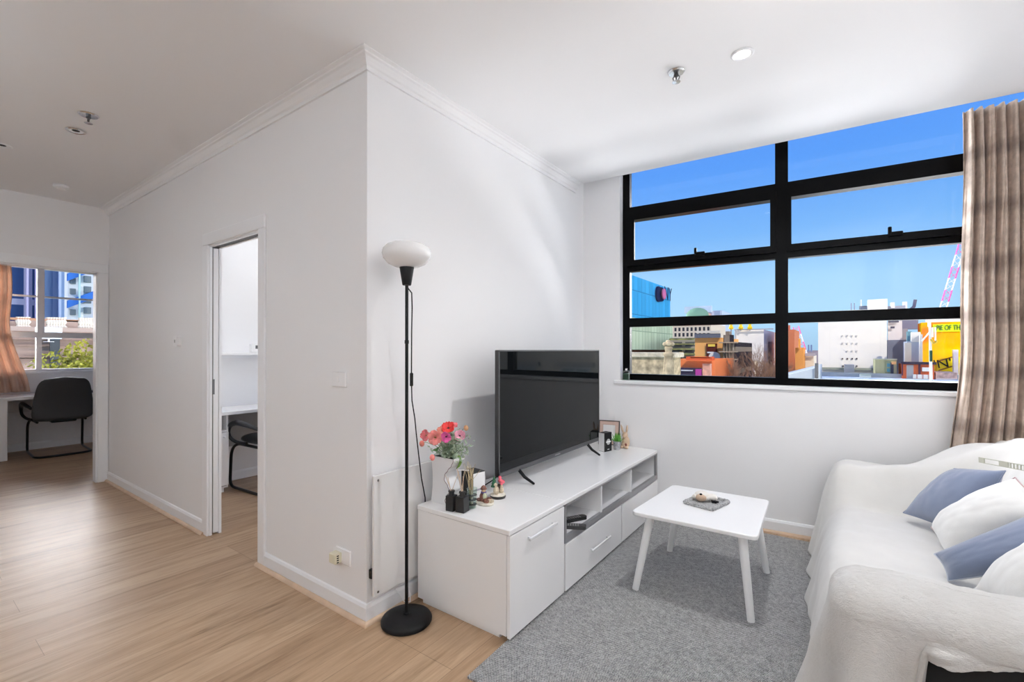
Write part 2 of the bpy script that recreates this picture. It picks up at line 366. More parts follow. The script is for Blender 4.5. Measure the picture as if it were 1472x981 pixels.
struct('window_sill', MB().box(W0-.05, W1+.02, -.018, .085, WZ-.03, WZ, .004).tr(WM), TRIM)
# study window (lights the study, out of the photo's sight)
w2 = struct_root('window_2'); fr = MB(); fr.box(-2.9, -2.84, .08, .13, .95, 2.5); fr.box(-1.06, -1.0, .08, .13, .95, 2.5); fr.box(-2.9, -1.0, .08, .13, .95, 1.01); fr.box(-2.9, -1.0, .08, .13, 2.44, 2.5)
part('window_frame', fr.tr(WM), FRAMEBLK, w2); part('pane', MB().box(-2.84, -1.06, .1, .103, 1.01, 2.44).tr(WM), GLASS, w2)
# bedroom window: white timber sashes
w3 = struct_root('window_3'); fr = MB(); X0, X1 = -7.08, -7.01
fr.box(X0, X1, BW0, BW0+.06, BZ0, BZ1); fr.box(X0, X1, BW1-.06, BW1, BZ0, BZ1); fr.box(X0, X1, BW0, BW1, BZ0, BZ0+.03); fr.box(X0, X1, BW0, BW1, BZ1-.05, BZ1)
fr.box(X0, X1+.02, BW0, BW1, 1.51, 1.585); part('window_frame', fr, TRIM, w3)
mb = MB(); mb.box(X0+.01, X1, -.105, -.035, 1.585, 2.45); mb.box(X0+.02, X1-.01, BW0, BW1, 2.06, 2.085)
part('muntin', mb, TRIM, w3)
mb = MB(); mb.box(X0+.01, X1, -.115, -.06, 1.08, 1.51); part('muntin', mb, TRIM, w3)
for z0, z1 in ((1.08, 1.51), (1.585, 2.45)): part('pane', MB().box(-7.05, -7.047, BW0+.06, BW1-.06, z0, z1), GLASS, w3)
struct('window_sill_bedroom', MB().box(-7.03, -6.92, BW0-.05, BW1+.05, BZ0-.03, BZ0, .004), TRIM)

# pocket door in the hall wall
d1 = struct_root('door_1')
cs = MB(); t = .016
cs.box(DX0-.085, DX0, -t, -.0002, 0, DH-.0005, .003); cs.box(DX1, DX1+.078, -t, -.0002, 0, DH-.0005, .003); cs.box(DX0-.085, DX1+.078, -t, -.0002, DH, DH+.085, .003)
part('casing', cs, TRIM, d1)
mb = MB(); mb.box(DX0, DX0+.003, 0, .018, 0, DH); mb.box(DX0, DX0+.003, .062, .08, 0, DH); mb.box(DX1-.012, DX1, 0, .08, 0, DH); mb.box(DX0+.003, DX1-.012, 0, .018, DH-.012, DH); mb.box(DX0+.003, DX1-.012, .062, .08, DH-.012, DH)
part('jamb', mb, TRIM, d1)
part('door_track', MB().box(DX0+.003, DX1-.012, .018, .062, DH-.006, DH-.001), mat('dark grey track', (.12, .12, .12), .5, metal=.4), d1)  # track strip in its own dark grey
part('track_gap', MB().box(DX0-.03, DX0-.002, .0185, .0235, .01, DH-.01), DARKHOLE, d1)
lf = part('door_leaf', MB().box(DX0-.7, DX0+.002, .025, .060, .012, DH-.014, .003), TRIM, d1)
part('latch', MB().box(DX0-.006, DX0+.004, .0225, .034, 1.02, 1.13, .001), mat('dark steel latch', (.2, .2, .21), .3, metal=.9), lf)
# bedroom doorway casing
d2 = struct_root('door_2'); cs = MB()
cs.box(-4.2258, -4.208, -.088, -.006, 0, 2.1295, .003); cs.box(-4.2258, -4.208, -.98, -.90, 0, 2.1295, .003); cs.box(-4.2258, -4.208, -.98, -.006, 2.13, 2.215, .003)
part('casing', cs, TRIM, d2)
mb = MB(); mb.box(-4.33, -4.226, -.10, -.088, 0, 2.13); mb.box(-4.33, -4.226, -.90, -.888, 0, 2.13); mb.box(-4.33, -4.226, -.90, -.088, 2.118, 2.13); part('jamb', mb, TRIM, d2)

# ------------------------------------------------------------------ ceiling fittings
def downlight(x, y, lit, label, power=0, name='downlight', chrome=False):
    t = thing(name, label, 'ceiling light', (x, y, H), 'recessed ceiling downlights' if not chrome else None)
    part('rim', MB().lathe([(.037, -.0005), (.05, -.0005), (.052, -.004), (.046, -.008), (.037, -.006), (.034, .0)], (x, y, H), 36), CHROME if chrome else TRIM, t, 40)
    if lit: part('lamp', MB().lathe([(.0001, -.0045), (.02, -.0045), (.036, -.003), (.036, -.001)], (x, y, H), 30), mat('lit downlight lens', (1, 1, 1), .4, emit=(1, .98, .93), estr=4), t, 40)
    else:
        part('lamp', MB().lathe([(.0001, -.002), (.020, -.002), (.022, -.0005)], (x, y, H), 30), DARKHOLE, t, 40)
        part('reflector', MB().lathe([(.022, -.0015), (.034, -.005), (.037, -.004), (.037, -.0005)], (x, y, H), 30), TRIM, t, 40)
    if power:
        L = bpy.data.lights.new('downlight_beam', 'SPOT'); L.energy = power; L.spot_size = R(150); L.spot_blend = 1; L.shadow_soft_size = .035; L.color = (1, .99, .97)
        lo = bpy.data.objects.new('downlight_beam', L); COL.objects.link(lo); lo.location = (0, 0, -.03); lo.parent = t
    return t
downlight(-2.3, 1.2, True, 'added downlight in the study ceiling, unseen, brightening the study', 14)  # extra downlight added out of view to brighten the study
downlight(1.511, 1.049, True, 'glowing white recessed downlight in the ceiling beside the large window', 74)
downlight(-2.196, -.641, False, 'chrome-rimmed unlit downlight in the hall ceiling', 0, chrome=True)
downlight(-2.911, -.888, False, 'thin-rimmed round fitting at the left edge of the hall ceiling', 0)
def sprinkler(x, y, label, rad=.042):
    t = thing('fire_sprinkler', label, 'fire sprinkler', (x, y, H), 'ceiling fire sprinklers')
    part('escutcheon', MB().lathe([(.012, 0), (rad, 0), (rad+.001, -.003), (rad-.006, -.009), (.012, -.008)], (x, y, H), 36), CHROME, t, 40)
    b = MB(); b.lathe([(.011, -.008), (.013, -.02), (.009, -.026)], (x, y, H), 20)
    for a in (0, PI): b.tube([(x+.008*math.cos(a), y+.008*math.sin(a), H-.02), (x+.017*math.cos(a), y+.017*math.sin(a), H-.03), (x+.013*math.cos(a), y+.013*math.sin(a), H-.043), (x, y, H-.05)], .003, 8)
    b.cyl((x, y, H-.02), (x, y, H-.05), .0035); part('sprinkler_body', b, mat('darkened steel', (.12, .12, .12), .3, metal=.9), t, 40)
    d = MB().lathe([(.0001, -.050), (.010, -.050), (.021, -.053), (.021, -.0545), (.0001, -.0535)], (x, y, H), 24); part('deflector', d, CHROME, t, 40)
sprinkler(1.206, 1.009, 'chrome fire sprinkler head hanging from the living room ceiling beside the lit downlight')
sprinkler(-1.855, -.649, 'chrome fire sprinkler head in the hall ceiling beside the unlit downlight', .05)
t = thing('smoke_detector', 'round white smoke detector on the hall ceiling before the bedroom doorway', 'smoke detector', (-3.67, -.453, H))
part('housing', MB().lathe([(.052, 0), (.055, -.012), (.05, -.022), (.03, -.026)], (-3.67, -.453, H), 36), TRIM, t, 40)
part('sensor_cap', MB().lathe([(.03, -.026), (.028, -.036), (.012, -.04), (.0001, -.04)], (-3.67, -.453, H), 30), WHITE2, t, 40)

# ------------------------------------------------------------------ wall fittings
def plate(name, label, cat, x0, x1, z0, z1):
    cx = (x0+x1)/2; t = thing(name, label, cat, (cx, 0, z0)); part('faceplate', MB().box(x0, x1, -.012, 0, z0, z1, .004), mat('glossy white switch plastic', (.93, .93, .94), .2), t); return t
t = plate('light_switch', 'white square light switch on the hall wall near its corner', 'light switch', -.283, -.16, 1.152, 1.23)
part('rocker', MB().box(-.229, -.212, -.016, -.0115, 1.176, 1.206, .002), WHITE2, t)
t = plate('power_outlet', 'white power outlet plate low on the hall wall near its corner', 'power outlet', -.245, -.12, .243, .322)
t = thing('plug_adapter', 'cream plug adapter pushed into the low power outlet', 'adapter', (-.215, -.009, .252))
part('adapter_body', MB().box(-.243, -.187, -.052, -.009, .250, .303, .005), CREAMP, t)
mb = MB()
for i in range(4): mb.box(-.1875, -.1865, -.042, -.03, .256+i*.011, .262+i*.011)
part('socket_holes', mb, DARKHOLE, t)
t = thing('thermostat', 'small white rounded wall sensor between the two doorways', 'wall sensor', (-2.36, 0, 1.37))
part('housing', MB().prism(rrect(-2.405, -2.325, 1.372, 1.452, .02), 0, .03, lambda v: Vector((v.x, -v.z, v.y))), TRIM, t, 30)
part('sensor_dot', MB().prism(rrect(-2.378, -2.362, 1.40, 1.424, .003), .03, .032, lambda v: Vector((v.x, -v.z, v.y))), mat('grey sensor window', (.4, .4, .4), .3), t)
# panel heater
t = thing('panel_heater', 'flat white panel heater mounted low on the wall behind the floor lamp', 'heater', (0, .3, .13))
part('panel', MB().box(.024, .040, .012, .60, .128, .725, .003), mat('white glass heater', (.80, .80, .80), .18), t)
part('control_box', MB().box(.003, .023, .008, .05, .215, .262, .003), GLBLACK, t)
for y in (.035, .57):
    for z in (.15, .70): part('screw', MB().cyl((.04, y, z), (.043, y, z), .006, n=12), CHROME, t)
    part('bracket', MB().box(0, .024, y+.05, y+.08, .16, .7) if y < .1 else MB().box(0, .024, y-.08, y-.05, .16, .7), TRIM, t)

part('power_cord', MB().tube([(.03, .12, .16), (.034, .16, .10), (.045, .20, .03), (.05, .235, .014), (.042, .245, .05), (.03, .235, .10), (.025, .25, .14)], .0028, 8), TRIM, t, 40)
# ------------------------------------------------------------------ rug
mb = MB(); mb.prism([(.655, .0), (2.62, -.03), (2.62, 2.40), (.612, 2.345)], 0, .009)
single('area_rug', mb, RUG, 'large flat-woven grey rug covering the floor under the coffee table', 'rug')

# ------------------------------------------------------------------ floor lamp
LX, LY = .153, .120
t = thing('floor_lamp', 'slim black uplighter floor lamp with a white bowl shade, standing at the wall corner', 'floor lamp', (LX, LY, 0))
part('lamp_base', MB().lathe([(.0001, 0), (.116, 0), (.123, .006), (.124, .016), (.118, .026), (.10, .034), (.06, .040), (.016, .043), (.016, .05), (.0001, .05)], (LX, LY, 0), 48), BLACK, t, 40)
mb = MB(); mb.cyl((LX, LY, .04), (LX, LY, 1.68), .0082, n=16); mb.cyl((LX, LY, 1.375), (LX, LY, 1.392), .0105, n=16); part('pole', mb, BLACK, t, 40)
part('shade_holder', MB().lathe([(.0001, 1.664), (.020, 1.664), (.022, 1.668), (.038, 1.768), (.036, 1.772), (.0001, 1.77)], (LX, LY, 0), 32), BLACK, t, 40)
part('bowl_shade', MB().lathe([(.03, 1.752), (.062, 1.757), (.092, 1.772), (.114, 1.797), (.120, 1.820), (.114, 1.843), (.098, 1.860), (.080, 1.868), (.074, 1.868), (.09, 1.855), (.106, 1.838), (.112, 1.82), (.107, 1.80), (.088, 1.778), (.06, 1.764), (.001, 1.76)], (LX, LY, 0), 48), mat('opal white shade', (.85, .85, .85), .25), t, 'all')
pts = [(LX+.008, LY, 1.65), (.150, .155, 1.63), (.12, .185, 1.56), (.10, .20, 1.44), (.09, .208, 1.30), (.085, .212, 1.193), (.078, .222, 1.08), (.08, .24, .985), (.075, .255, .90), (.07, .276, .79), (.062, .305, .65), (.058, .335, .54), (.05, .345, .42), (.03, .35, .3)]
part('power_cord', MB().tube([Vector(p) for p in pts], .0032, 8), BLACK, t, 40)
part('inline_switch', MB().box(.077, .094, .204, .22, 1.155, 1.225, .004), GLBLACK, t)

# ------------------------------------------------------------------ television cabinet (two units)
UX0, UX1, UT = .07, .672, .521
t = thing('storage_cabinet', 'glossy white low cabinet with one door, standing beside the floor lamp', 'cabinet', (.37, .52, 0))
mb = MB(); mb.box(UX0, UX1-.02, .272, .288, .03, .494); mb.box(UX0, UX1-.02, .766, .782, .03, .494); mb.box(UX0, UX1-.02, .288, .766, .03, .046); mb.box(UX0, UX0+.008, .288, .766, .046, .494)
part('carcass', mb, WHITE, t)
part('top_panel', MB().box(UX0-.002, UX1+.002, .268, .785, .496, UT, .003), WHITE, t)
part('plinth', MB().box(UX0+.02, UX1-.07, .29, .77, 0, .032), WHITE, t)
dd = part('door', MB().box(UX1-.018, UX1, .274, .779, .022, .490, .0015), WHITE, t)
part('handle', MB().box(UX1+.016, UX1+.026, .405, .668, .432, .448, .003).box(UX1, UX1+.018, .42, .428, .436, .444).box(UX1, UX1+.018, .645, .653, .436, .444), mat('satin silver handle', (.86, .86, .87), .22, metal=.15), dd)
t = thing('tv_cabinet', 'long white television cabinet with open grey-edged shelves above two drawers', 'tv stand', (.37, 1.56, 0))
mb = MB(); Y0, Y1 = .789, 2.342
mb.box(UX0, UX1-.02, Y0, Y0+.016, .03, .494); mb.box(UX0, UX1-.02, Y1-.018, Y1-.002, .03, .494); mb.box(UX0, UX1-.02, Y0+.016, Y1-.018, .03, .046)
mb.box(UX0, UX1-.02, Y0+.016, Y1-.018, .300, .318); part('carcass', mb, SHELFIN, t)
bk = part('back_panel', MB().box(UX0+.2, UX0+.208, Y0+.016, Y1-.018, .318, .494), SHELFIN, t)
part('cable_hole', MB().cyl((UX0+.2085, 1.52, .40), (UX0+.2095, 1.52, .40), .02, n=20), DARKHOLE, bk)
part('top_panel', MB().box(UX0-.002, UX1+.002, Y0-.003, Y1, .496, UT, .003), WHITE, t)
part('plinth', MB().box(UX0+.02, UX1-.07, Y0+.02, Y1-.02, 0, .032), WHITE, t)
for y in (1.262, 1.766): part('divider', MB().box(UX0+.2, UX1-.004, y, y+.016, .318, .496, .001), WHITE, t)
mb = MB(); mb.box(UX1-.02, UX1, Y0, Y1, .282, .318, .001); mb.box(UX1-.02, UX1-.001, Y0, Y0+.02, .318, .494, .001); mb.box(UX1-.02, UX1-.001, Y1-.026, Y1, .318, .494, .001); mb.box(UX1-.018, UX1-.001, Y0, Y1, .484, .495, .001)
part('edging', mb, ALU, t)
for y0, y1 in ((Y0+.003, 1.575), (1.590, Y1-.001)):
    dd = part('drawer', MB().box(UX1-.018, UX1+.002, y0, y1, .022, .277, .0015), WHITE, t)
    hy = (y0+y1)/2; hy = 1.214 if y0 < 1 else hy
    part('handle', MB().box(UX1+.018, UX1+.028, hy-.132, hy+.132, .137, .153, .003).box(UX1+.002, UX1+.02, hy-.115, hy-.107, .141, .149).box(UX1+.002, UX1+.02, hy+.107, hy+.115, .141, .149), mat('satin silver handle', (.86, .86, .87), .22, metal=.15), dd)
# things in the open shelves
def remote(cx, cy, ang, L, W_, label, name='remote_control', light=False):
    o = thing(name, label, 'remote control', (cx, cy, .318)); M = Matrix.Translation((cx, cy, .318)) @ Matrix.Rotation(ang, 4, 'Z')
    part('body', MB().prism(rrect(-W_/2, W_/2, -L/2, L/2, W_*.4), 0, .018).tr(M), GLBLACK if not light else mat('charcoal remote', (.05, .05, .05), .4), o, 30)
    kb = MB()
    for i in range(9):
        for j in range(3): kb.box(-W_*.28+j*W_*.22, -W_*.28+j*W_*.22+W_*.13, -L*.36+i*L*.075, -L*.36+i*L*.075+L*.04, .018, .0195)
    part('keypad', kb.tr(M), mat('grey keys', (.35, .35, .35), .5), o)
remote(.585, 1.03, R(-28), .20, .048, 'black remote control at the back of the left shelf opening')
remote(.625, .925, R(-62), .19, .05, 'grey-keyed remote control at the front of the left shelf opening', light=True)
t = thing('set_top_box', 'black rounded streaming box in the middle shelf opening', 'media box', (.47, 1.42, .318))
part('box_body', MB().prism(rrect(.40, .53, 1.31, 1.45, .045), .318, .338), GLBLACK, t, 30); part('box_rim', MB().prism(rrect(.404, .526, 1.314, 1.446, .042), .338, .340), BLACK, t)

# ------------------------------------------------------------------ television
TX = .29; TY0, TY1, TZ0, TZ1 = .690, 2.044, .603, 1.343
t = thing('television', 'large flat black television standing on the white cabinet', 'television', (TX, 1.35, UT))
part('housing', MB().box(TX-.03, TX-.002, TY0, TY1, TZ0, TZ1, .004).box(TX-.062, TX-.03, TY0+.12, TY1-.12, TZ0+.03, TZ0+.42, .01), BEZEL, t)
part('screen', MB().box(TX-.0022, TX, TY0+.008, TY1-.008, TZ0+.028, TZ1-.008), SCREEN, t)
mb = MB(); mb.box(TX-.004, TX+.003, TY0, TY0+.008, TZ0, TZ1); mb.box(TX-.004, TX+.003, TY1-.008, TY1, TZ0, TZ1); mb.box(TX-.004, TX+.003, TY0, TY1, TZ1-.008, TZ1); mb.box(TX-.004, TX+.003, TY0, TY1, TZ0, TZ0+.026)
part('bezel', mb, mat('satin grey bezel', (.09, .09, .095), .28, metal=.4), t)
part('logo', MB().box(TX+.003, TX+.004, 1.33, 1.40, TZ0+.010, TZ0+.016), mat('faint silver mark', (.3, .3, .3), .3), t)
for y, sgn in ((.90, 1), (1.84, 1)):
    mb = MB(); mb.tube([(TX-.01, y, TZ0+.01), (TX+.03, y+.012*sgn, .565), (TX+.082, y+.035*sgn, UT+.006), (TX+.088, y+.038, UT+.005)], [.011, .010, .0075, .005], 10)
    part('leg', mb, BLACK, t, 40)
part('cable', MB().tube([(TX-.05, .80, .62), (TX-.10, .78, .56), (TX-.14, .74, UT+.006), (TX-.2, .7, UT+.005)], .004, 8), BLACK, t, 40)

# ------------------------------------------------------------------ coffee table
tt = thing('coffee_table', 'small white rounded rectangular coffee table on four splayed round legs', 'coffee table', (1.27, 1.36, 0))
TZ = .45
ct = [(.951, 1.033), (1.575, 1.040), (1.552, 1.692), (.992, 1.678)]
def roundpoly(P, r, n=6):
    out = []
    for i in range(len(P)):
        a, b, c = Vector(P[i-1]), Vector(P[i]), Vector(P[(i+1) % len(P)]); u = (a-b).normalized(); w = (c-b).normalized()
        p0 = b+u*r; p1 = b+w*r
        for j in range(n+1): s = j/n; out.append(tuple(p0*(1-s)**2 + b*2*s*(1-s) + p1*s*s))
    return out
part('tabletop', MB().prism(roundpoly([Vector(p) for p in ct], .034), TZ-.022, TZ), WHITE2, tt, 30, bevel=.004)
mb = MB(); part('apron', mb.prism([(1.03, 1.11), (1.50, 1.115), (1.48, 1.62), (1.06, 1.61)], TZ-.034, TZ-.022), WHITE2, tt)
for tp, bt in (((1.035, 1.115), (.965, 1.062)), ((1.495, 1.12), (1.538, 1.098)), ((1.485, 1.61), (1.535, 1.705)), ((1.055, 1.60), (.972, 1.668))):
    part('leg', MB().cyl((tp[0], tp[1], TZ-.024), (bt[0], bt[1], .009), .023, .0175, 24), WHITE2, tt, 40)
# knitted coaster with plush dog on the table
KN = mat('grey knitted yarn', (.42, .42, .42), .95, noise=.5, nscale=160, bump=.8, bscale=180)
M = Matrix.Translation((1.262, 1.408, TZ)) @ Matrix.Rotation(R(-14), 4, 'Z')
mb = MB(); mb.prism(rrect(-.083, .083, -.105, .105, .015), 0, .008)
for a, b in (((-.08, -.1), (.08, -.1)), ((.08, -.1), (.08, .1)), ((.08, .1), (-.08, .1)), ((-.08, .1), (-.08, -.1))):
    mb.tube([Vector((a[0]+(b[0]-a[0])*i/24, a[1]+(b[1]-a[1])*i/24, .010+.002*math.sin(i*2.6))) for i in range(25)], [.0115+.002*math.sin(i*2.1) for i in range(25)], 8)
single('knitted_mat', mb.tr(M), KN, 'small grey knitted square mat on the coffee table', 'mat', smooth=60)
t = thing('plush_dog', 'tiny white and tan plush dog lying on the grey knitted mat', 'plush toy', (1.25, 1.41, TZ+.009))
PW = mat('white plush', (.80, .77, .72), .95, sheen=.4, bump=.3, bscale=200); PT = mat('tan plush', (.50, .36, .26), .95, sheen=.4, bump=.3, bscale=200)
mb = MB(); mb.ball((1.235, 1.425, TZ+.036), .044, .036, .030); mb.ball((1.285, 1.445, TZ+.030), .03, .026, .022); mb.ball((1.20, 1.42, TZ+.024), .024, .020, .016); part('body', mb, PW, t, 'all')
mb = MB(); mb.ball((1.235, 1.396, TZ+.032), .030, .026, .022); part('muzzle', mb, PT, t, 'all')
part('nose', MB().ball((1.236, 1.388, TZ+.054), .008, .007, .006), BLACK, t, 'all')
for dx in (-.034, .036): part('ear', MB().ball((1.235+dx, 1.405, TZ+.032), .008, .014, .016, rot=Matrix.Rotation(R(20*dx/.03), 3, 'Y')), PW, t, 'all')
sb = MB(); c0 = (1.305, 1.415)
poly = [(c0[0]+(.022 if i % 2 == 0 else .009)*math.cos(PI/5*i+.3), c0[1]+(.022 if i % 2 == 0 else .009)*math.sin(PI/5*i+.3)) for i in range(10)]
part('star_patch', sb.prism(poly, TZ+.012, TZ+.022), BLACK, t)

# ------------------------------------------------------------------ sofa with throws
def sstep(a, b, x): t = max(0, min(1, (x-a)/(b-a))); return t*t*(3-2*t)
SFK = mat('black sofa fabric', (.012, .012, .013), .85, sheen=.1)
sofa = thing('sofa', 'black two-seat sofa hidden under cream throws, standing under the window', 'sofa', (2.4, 1.3, 0))
part('arm', MB().box(1.90, 2.88, .335, .52, .06, .575, .03), SFK, sofa, bevel=.01); part('arm', MB().box(1.90, 2.88, 2.13, 2.28, .06, .54, .03), SFK, sofa, bevel=.01)
part('seat', MB().box(1.90, 2.60, .52, 2.06, .10, .375, .03), SFK, sofa)
part('backrest', MB().box(2.66, 2.90, .52, 2.10, .10, .78, .04), SFK, sofa)
for x in (1.95, 2.82):
    for y in (.38, 2.2): part('foot', MB().cyl((x, y, .01), (x, y, .07), .02, .025), SFK, sofa)
# big cream throw: a lofted sheet, running from the back over the seat and down the front
def top_z(x, y):
    seat = .432 + .012*math.sin((y-.5)*3.2) - .012*sstep(2.2, 2.5, x)
    back = .50 + (.885+.015*fnoise(y*2, 0, 3)-.50)*sstep(2.40, 2.66, x+.0*y)
    z = seat + max(0, back-.50)*1.17
    far = sstep(1.93, 2.10, y); near = 0
    armz = .645 + .20*sstep(2.2, 2.62, x) + .012*fnoise(x*5, y*3, 5)
    z = z*(1-far) + max(z, armz)*far if far > 0 else z
    z = z*(1-near) + max(z, .60)*near if near > 0 else z
    z -= .16*sstep(2.22, 2.36, y)*(.4)
    return z
def throw(u, v):           # u along the sofa (near to far), v from the back to the floor at the front
    y = .545 + 1.825*u
    fx = 1.872 + .012*math.sin(y*4)
    Ltop = 1.0
    if v < .62:
        s = v/.62; x = 2.90 + (fx-2.90)*s; z = top_z(x, y)
        z += .009*fnoise(x*6, y*6, 1)+.004*fnoise(x*16+y*6, y*14, 6)
        # creases pulled towards the back corner
        z += .019*math.sin((x*.35-y)*26 + 3.5*fnoise(x*1.5, y*2, 8))*sstep(1.65, 1.95, y)*sstep(1.9, 2.25, x)
        if s > .93: z -= .035*((s-.93)/.07)**2
        return Vector((x, y + .0, z))
    s = (v-.62)/.38; z0 = top_z(fx, y)-.035
    foot = 1.735 + .055*sstep(2.2, .7, y) if False else 1.735 + .05*(1-sstep(.6, 2.2, y))
    z = z0*(1-s) + .016*s
    x = fx + (foot-fx)*(s**.8)
    fold = .013*s*math.sin(y*13 + 2.2*math.sin(y*3.1)) + .004*s*math.sin(y*37)
    bulge = -.018*math.sin(PI*min(1, s*1.6))*math.exp(-s*1.5)
    yy = y + .10*sstep(2.2, 2.37, y)*s*(-.3)
    return Vector((x+fold+bulge, yy, z))
mb = MB().grid(throw, 130, 120)
o = part('throw_blanket', mb, THROW, None, 'all', solid=.006, off=0); tag(o, 'cream plush throw spread over the sofa back, seat and far arm', 'blanket')
# sherpa fleece over the near arm: ridge line to hem, swept around the arm outline
out = []
def outline():
    P = []
    n1 = 46
    for i in range(n1): P.append((2.86-(2.86-1.955)*i/(n1-1), .575, 0))          # inner side, back to front
    for i in range(1, 10): a = R(90+90*i/9); P.append((1.955+.085*math.cos(a), .49+.085*math.sin(a), 1))
    for i in range(1, 14): P.append((1.87, .49-(.49-.40)*i/13, 1))
    for i in range(1, 14): a = R(180+90*i/13); P.append((1.97+.10*math.cos(a), .40+.10*math.sin(a), 2))
    for i in range(1, 75): P.append((1.97+(2.86-1.97)*i/74, .30, 3))
    return P
OUT = outline()
def fleece(u, v):
    k = u*(len(OUT)-1); i = int(min(k, len(OUT)-2)); f = k-i
    x = OUT[i][0]*(1-f)+OUT[i+1][0]*f; y = OUT[i][1]*(1-f)+OUT[i+1][1]*f; side = OUT[i][2]
    mx, my = max(1.965, min(2.86, x)), .43
    ztop = .632 + .012*fnoise(mx*4, 0, 2) + .07*sstep(2.2, 2.75, mx)
    if v < .42:                                    # over the top, rounded
        s = v/.42; a = s*PI/2
        px = mx + (x-mx)*math.sin(a); py = my + (y-my)*math.sin(a); pz = ztop - .105*(1-math.cos(a))
        return Vector((px, py, pz + .004*fnoise(px*20, py*20, 4)))
    s = (v-.42)/.58; zs = ztop-.105
    # hem height
    if side == 0: hem = .438
    elif side in (1, 2): hem = .02
    else:
        q = x-1.97; hem = .02 + .47*sstep(.085, .125, q) + .012*math.sin(x*17) + .04*sstep(2.1, 2.5, x)
    if side == 0: hem = .438*sstep(1.98, 2.05, x) + .02*(1-sstep(1.98, 2.05, x)) if x < 2.05 else .438
    z = zs + (hem-zs)*s
    d = Vector((x-mx, y-my, 0)); d.normalize()
    drop = (zs-z)
    w = (1 if side in (1, 2) else (1-sstep(2.05, 2.2, x)) if side == 3 else 0)
    ph = k*.42
    g = min(1, s*3)
    fold = w*g*(.014+.050*s)*math.sin(ph*.8+.6*math.sin(ph*.37)) + w*.14*drop
    fold += (0 if side == 0 else g*.006*math.sin(k*.21+z*14))
    if side == 3:                                    # turned-back fold near the corner
        q = x-2.0; lip = math.exp(-((q-.04-.10*(1-s))/.045)**2); fold += .018*lip*sstep(.2, .6, s)
    return Vector((x, y, z)) + d*fold
mb = MB().grid(fleece, 330, 110)
for i, v in enumerate(mb.v):
    v.z += .0022*fnoise(v.x*90, v.y*90+v.z*70, 6); v.y += .0022*fnoise(v.x*80, v.z*90, 9)
o = part('fleece_blanket', mb, FLEECE, None, 'all', solid=.014, off=0); tag(o, 'thick white sherpa fleece blanket draped over the near sofa arm', 'blanket')

def pillow(name, C, th, m, label, seam=None, pinch=.05, group=None, curve=0):
    C = [Vector(c) for c in C]; n = (C[1]-C[0]).cross(C[3]-C[0]).normalized()
    ctr = sum(C, Vector())/4
    base = Vector((ctr.x, ctr.y, min(c.z for c in C)))
    def pt(u, v, s):
        e = 1-pinch*(1-(2*v-1)**2)*1.0; g = 1-pinch*(1-(2*u-1)**2)
        uu = .5+(u-.5)*e; vv = .5+(v-.5)*g
        p = C[0]*(1-uu)*(1-vv)+C[1]*uu*(1-vv)+C[2]*uu*vv+C[3]*(1-uu)*vv
        a = max(0, 1-abs(2*u-1)**2.6)**.62*max(0, 1-abs(2*v-1)**2.6)**.62
        wr = 1+.05*fnoise(u*5+s, v*5, th*50)+.03*fnoise(u*13, v*9+s, 2)
        return p + n*(s*th*a*wr)
    N = 36; mb = MB(); mb.grid(lambda a, b: pt(a, b, 1), N, N); mb.grid(lambda a, b: pt(1-a, b, -1), N, N)
    t = thing(name, label, 'cushion', tuple(base), group)
    part('cover', mb, m, t, 'all')
    ring = [pt(i/24, 0, 0) for i in range(25)] + [pt(1, i/24, 0) for i in range(1, 25)] + [pt(1-i/24, 1, 0) for i in range(1, 25)] + [pt(0, 1-i/24, 0) for i in range(1, 25)]
    part('piping', MB().tube(ring, .0028, 6, cap=False), seam or m, t, 'all')
    return t
G = 'scatter cushions on the sofa'
pillow('cushion', [(2.168, 1.79, .474), (2.36, 1.44, .50), (2.50, 1.55, .80), (2.376, 1.845, .73)], .078, BLUE, 'slate-blue cushion nearest the window, first of the cushions on the sofa', group=G)
pillow('cushion', [(2.245, 1.50, .505), (2.262, 1.22, .465), (2.54, 1.02, .75), (2.475, 1.29, .825)], .085, CUSHW, 'white cushion standing between the two slate-blue cushions', seam=mat('dusty pink zip', (.5, .36, .36), .6), group=G)
pillow('cushion', [(2.20, 1.045, .53), (2.232, .985, .458), (2.60, .72, .74), (2.54, 1.02, .82)], .072, BLUE, 'slate-blue cushion in front of the white one, towards the near arm', seam=mat('pale blue piping', (.45, .48, .55), .5), group=G)
pillow('cushion', [(2.28, .845, .50), (2.34, .62, .50), (2.57, .58, .80), (2.54, .86, .79)], .085, CUSHW, 'white cushion beside the near arm, cut off by the photo edge', group=G)
# slotted plastic strip lying on the throw
CRS = mat('pale olive plastic', (.50, .50, .42), .4)
a, b = Vector((2.400, 1.462, .853)), Vector((2.66, 1.15, .87)); d = (b-a).normalized(); up = Vector((0, 0, 1)); n = d.cross(up).normalized(); up = n.cross(d)
def strip_pt(s, w, o): return a + d*s + up*w + n*o
L = (b-a).length; mb = MB()
def sbox(s0, s1, w0, w1): mb.add([strip_pt(s, w, o) for o in (-.0025, .0025) for s, w in ((s0, w0), (s1, w0), (s1, w1), (s0, w1))], [(3, 2, 1, 0), (4, 5, 6, 7), (0, 1, 5, 4), (1, 2, 6, 5), (2, 3, 7, 6), (3, 0, 4, 7)])
sbox(0, L, -.012, -.009); sbox(0, L, .009, .012); sbox(0, .022, -.0095, .0095); sbox(.08, .115, -.0095, .0095)
s = .12
while s < L: sbox(s, s+.004, -.01, .01); s += .0125
single('slotted_strip', mb, CRS, 'thin pale slotted plastic strip lying across the throw on the sofa back', 'plastic strip')

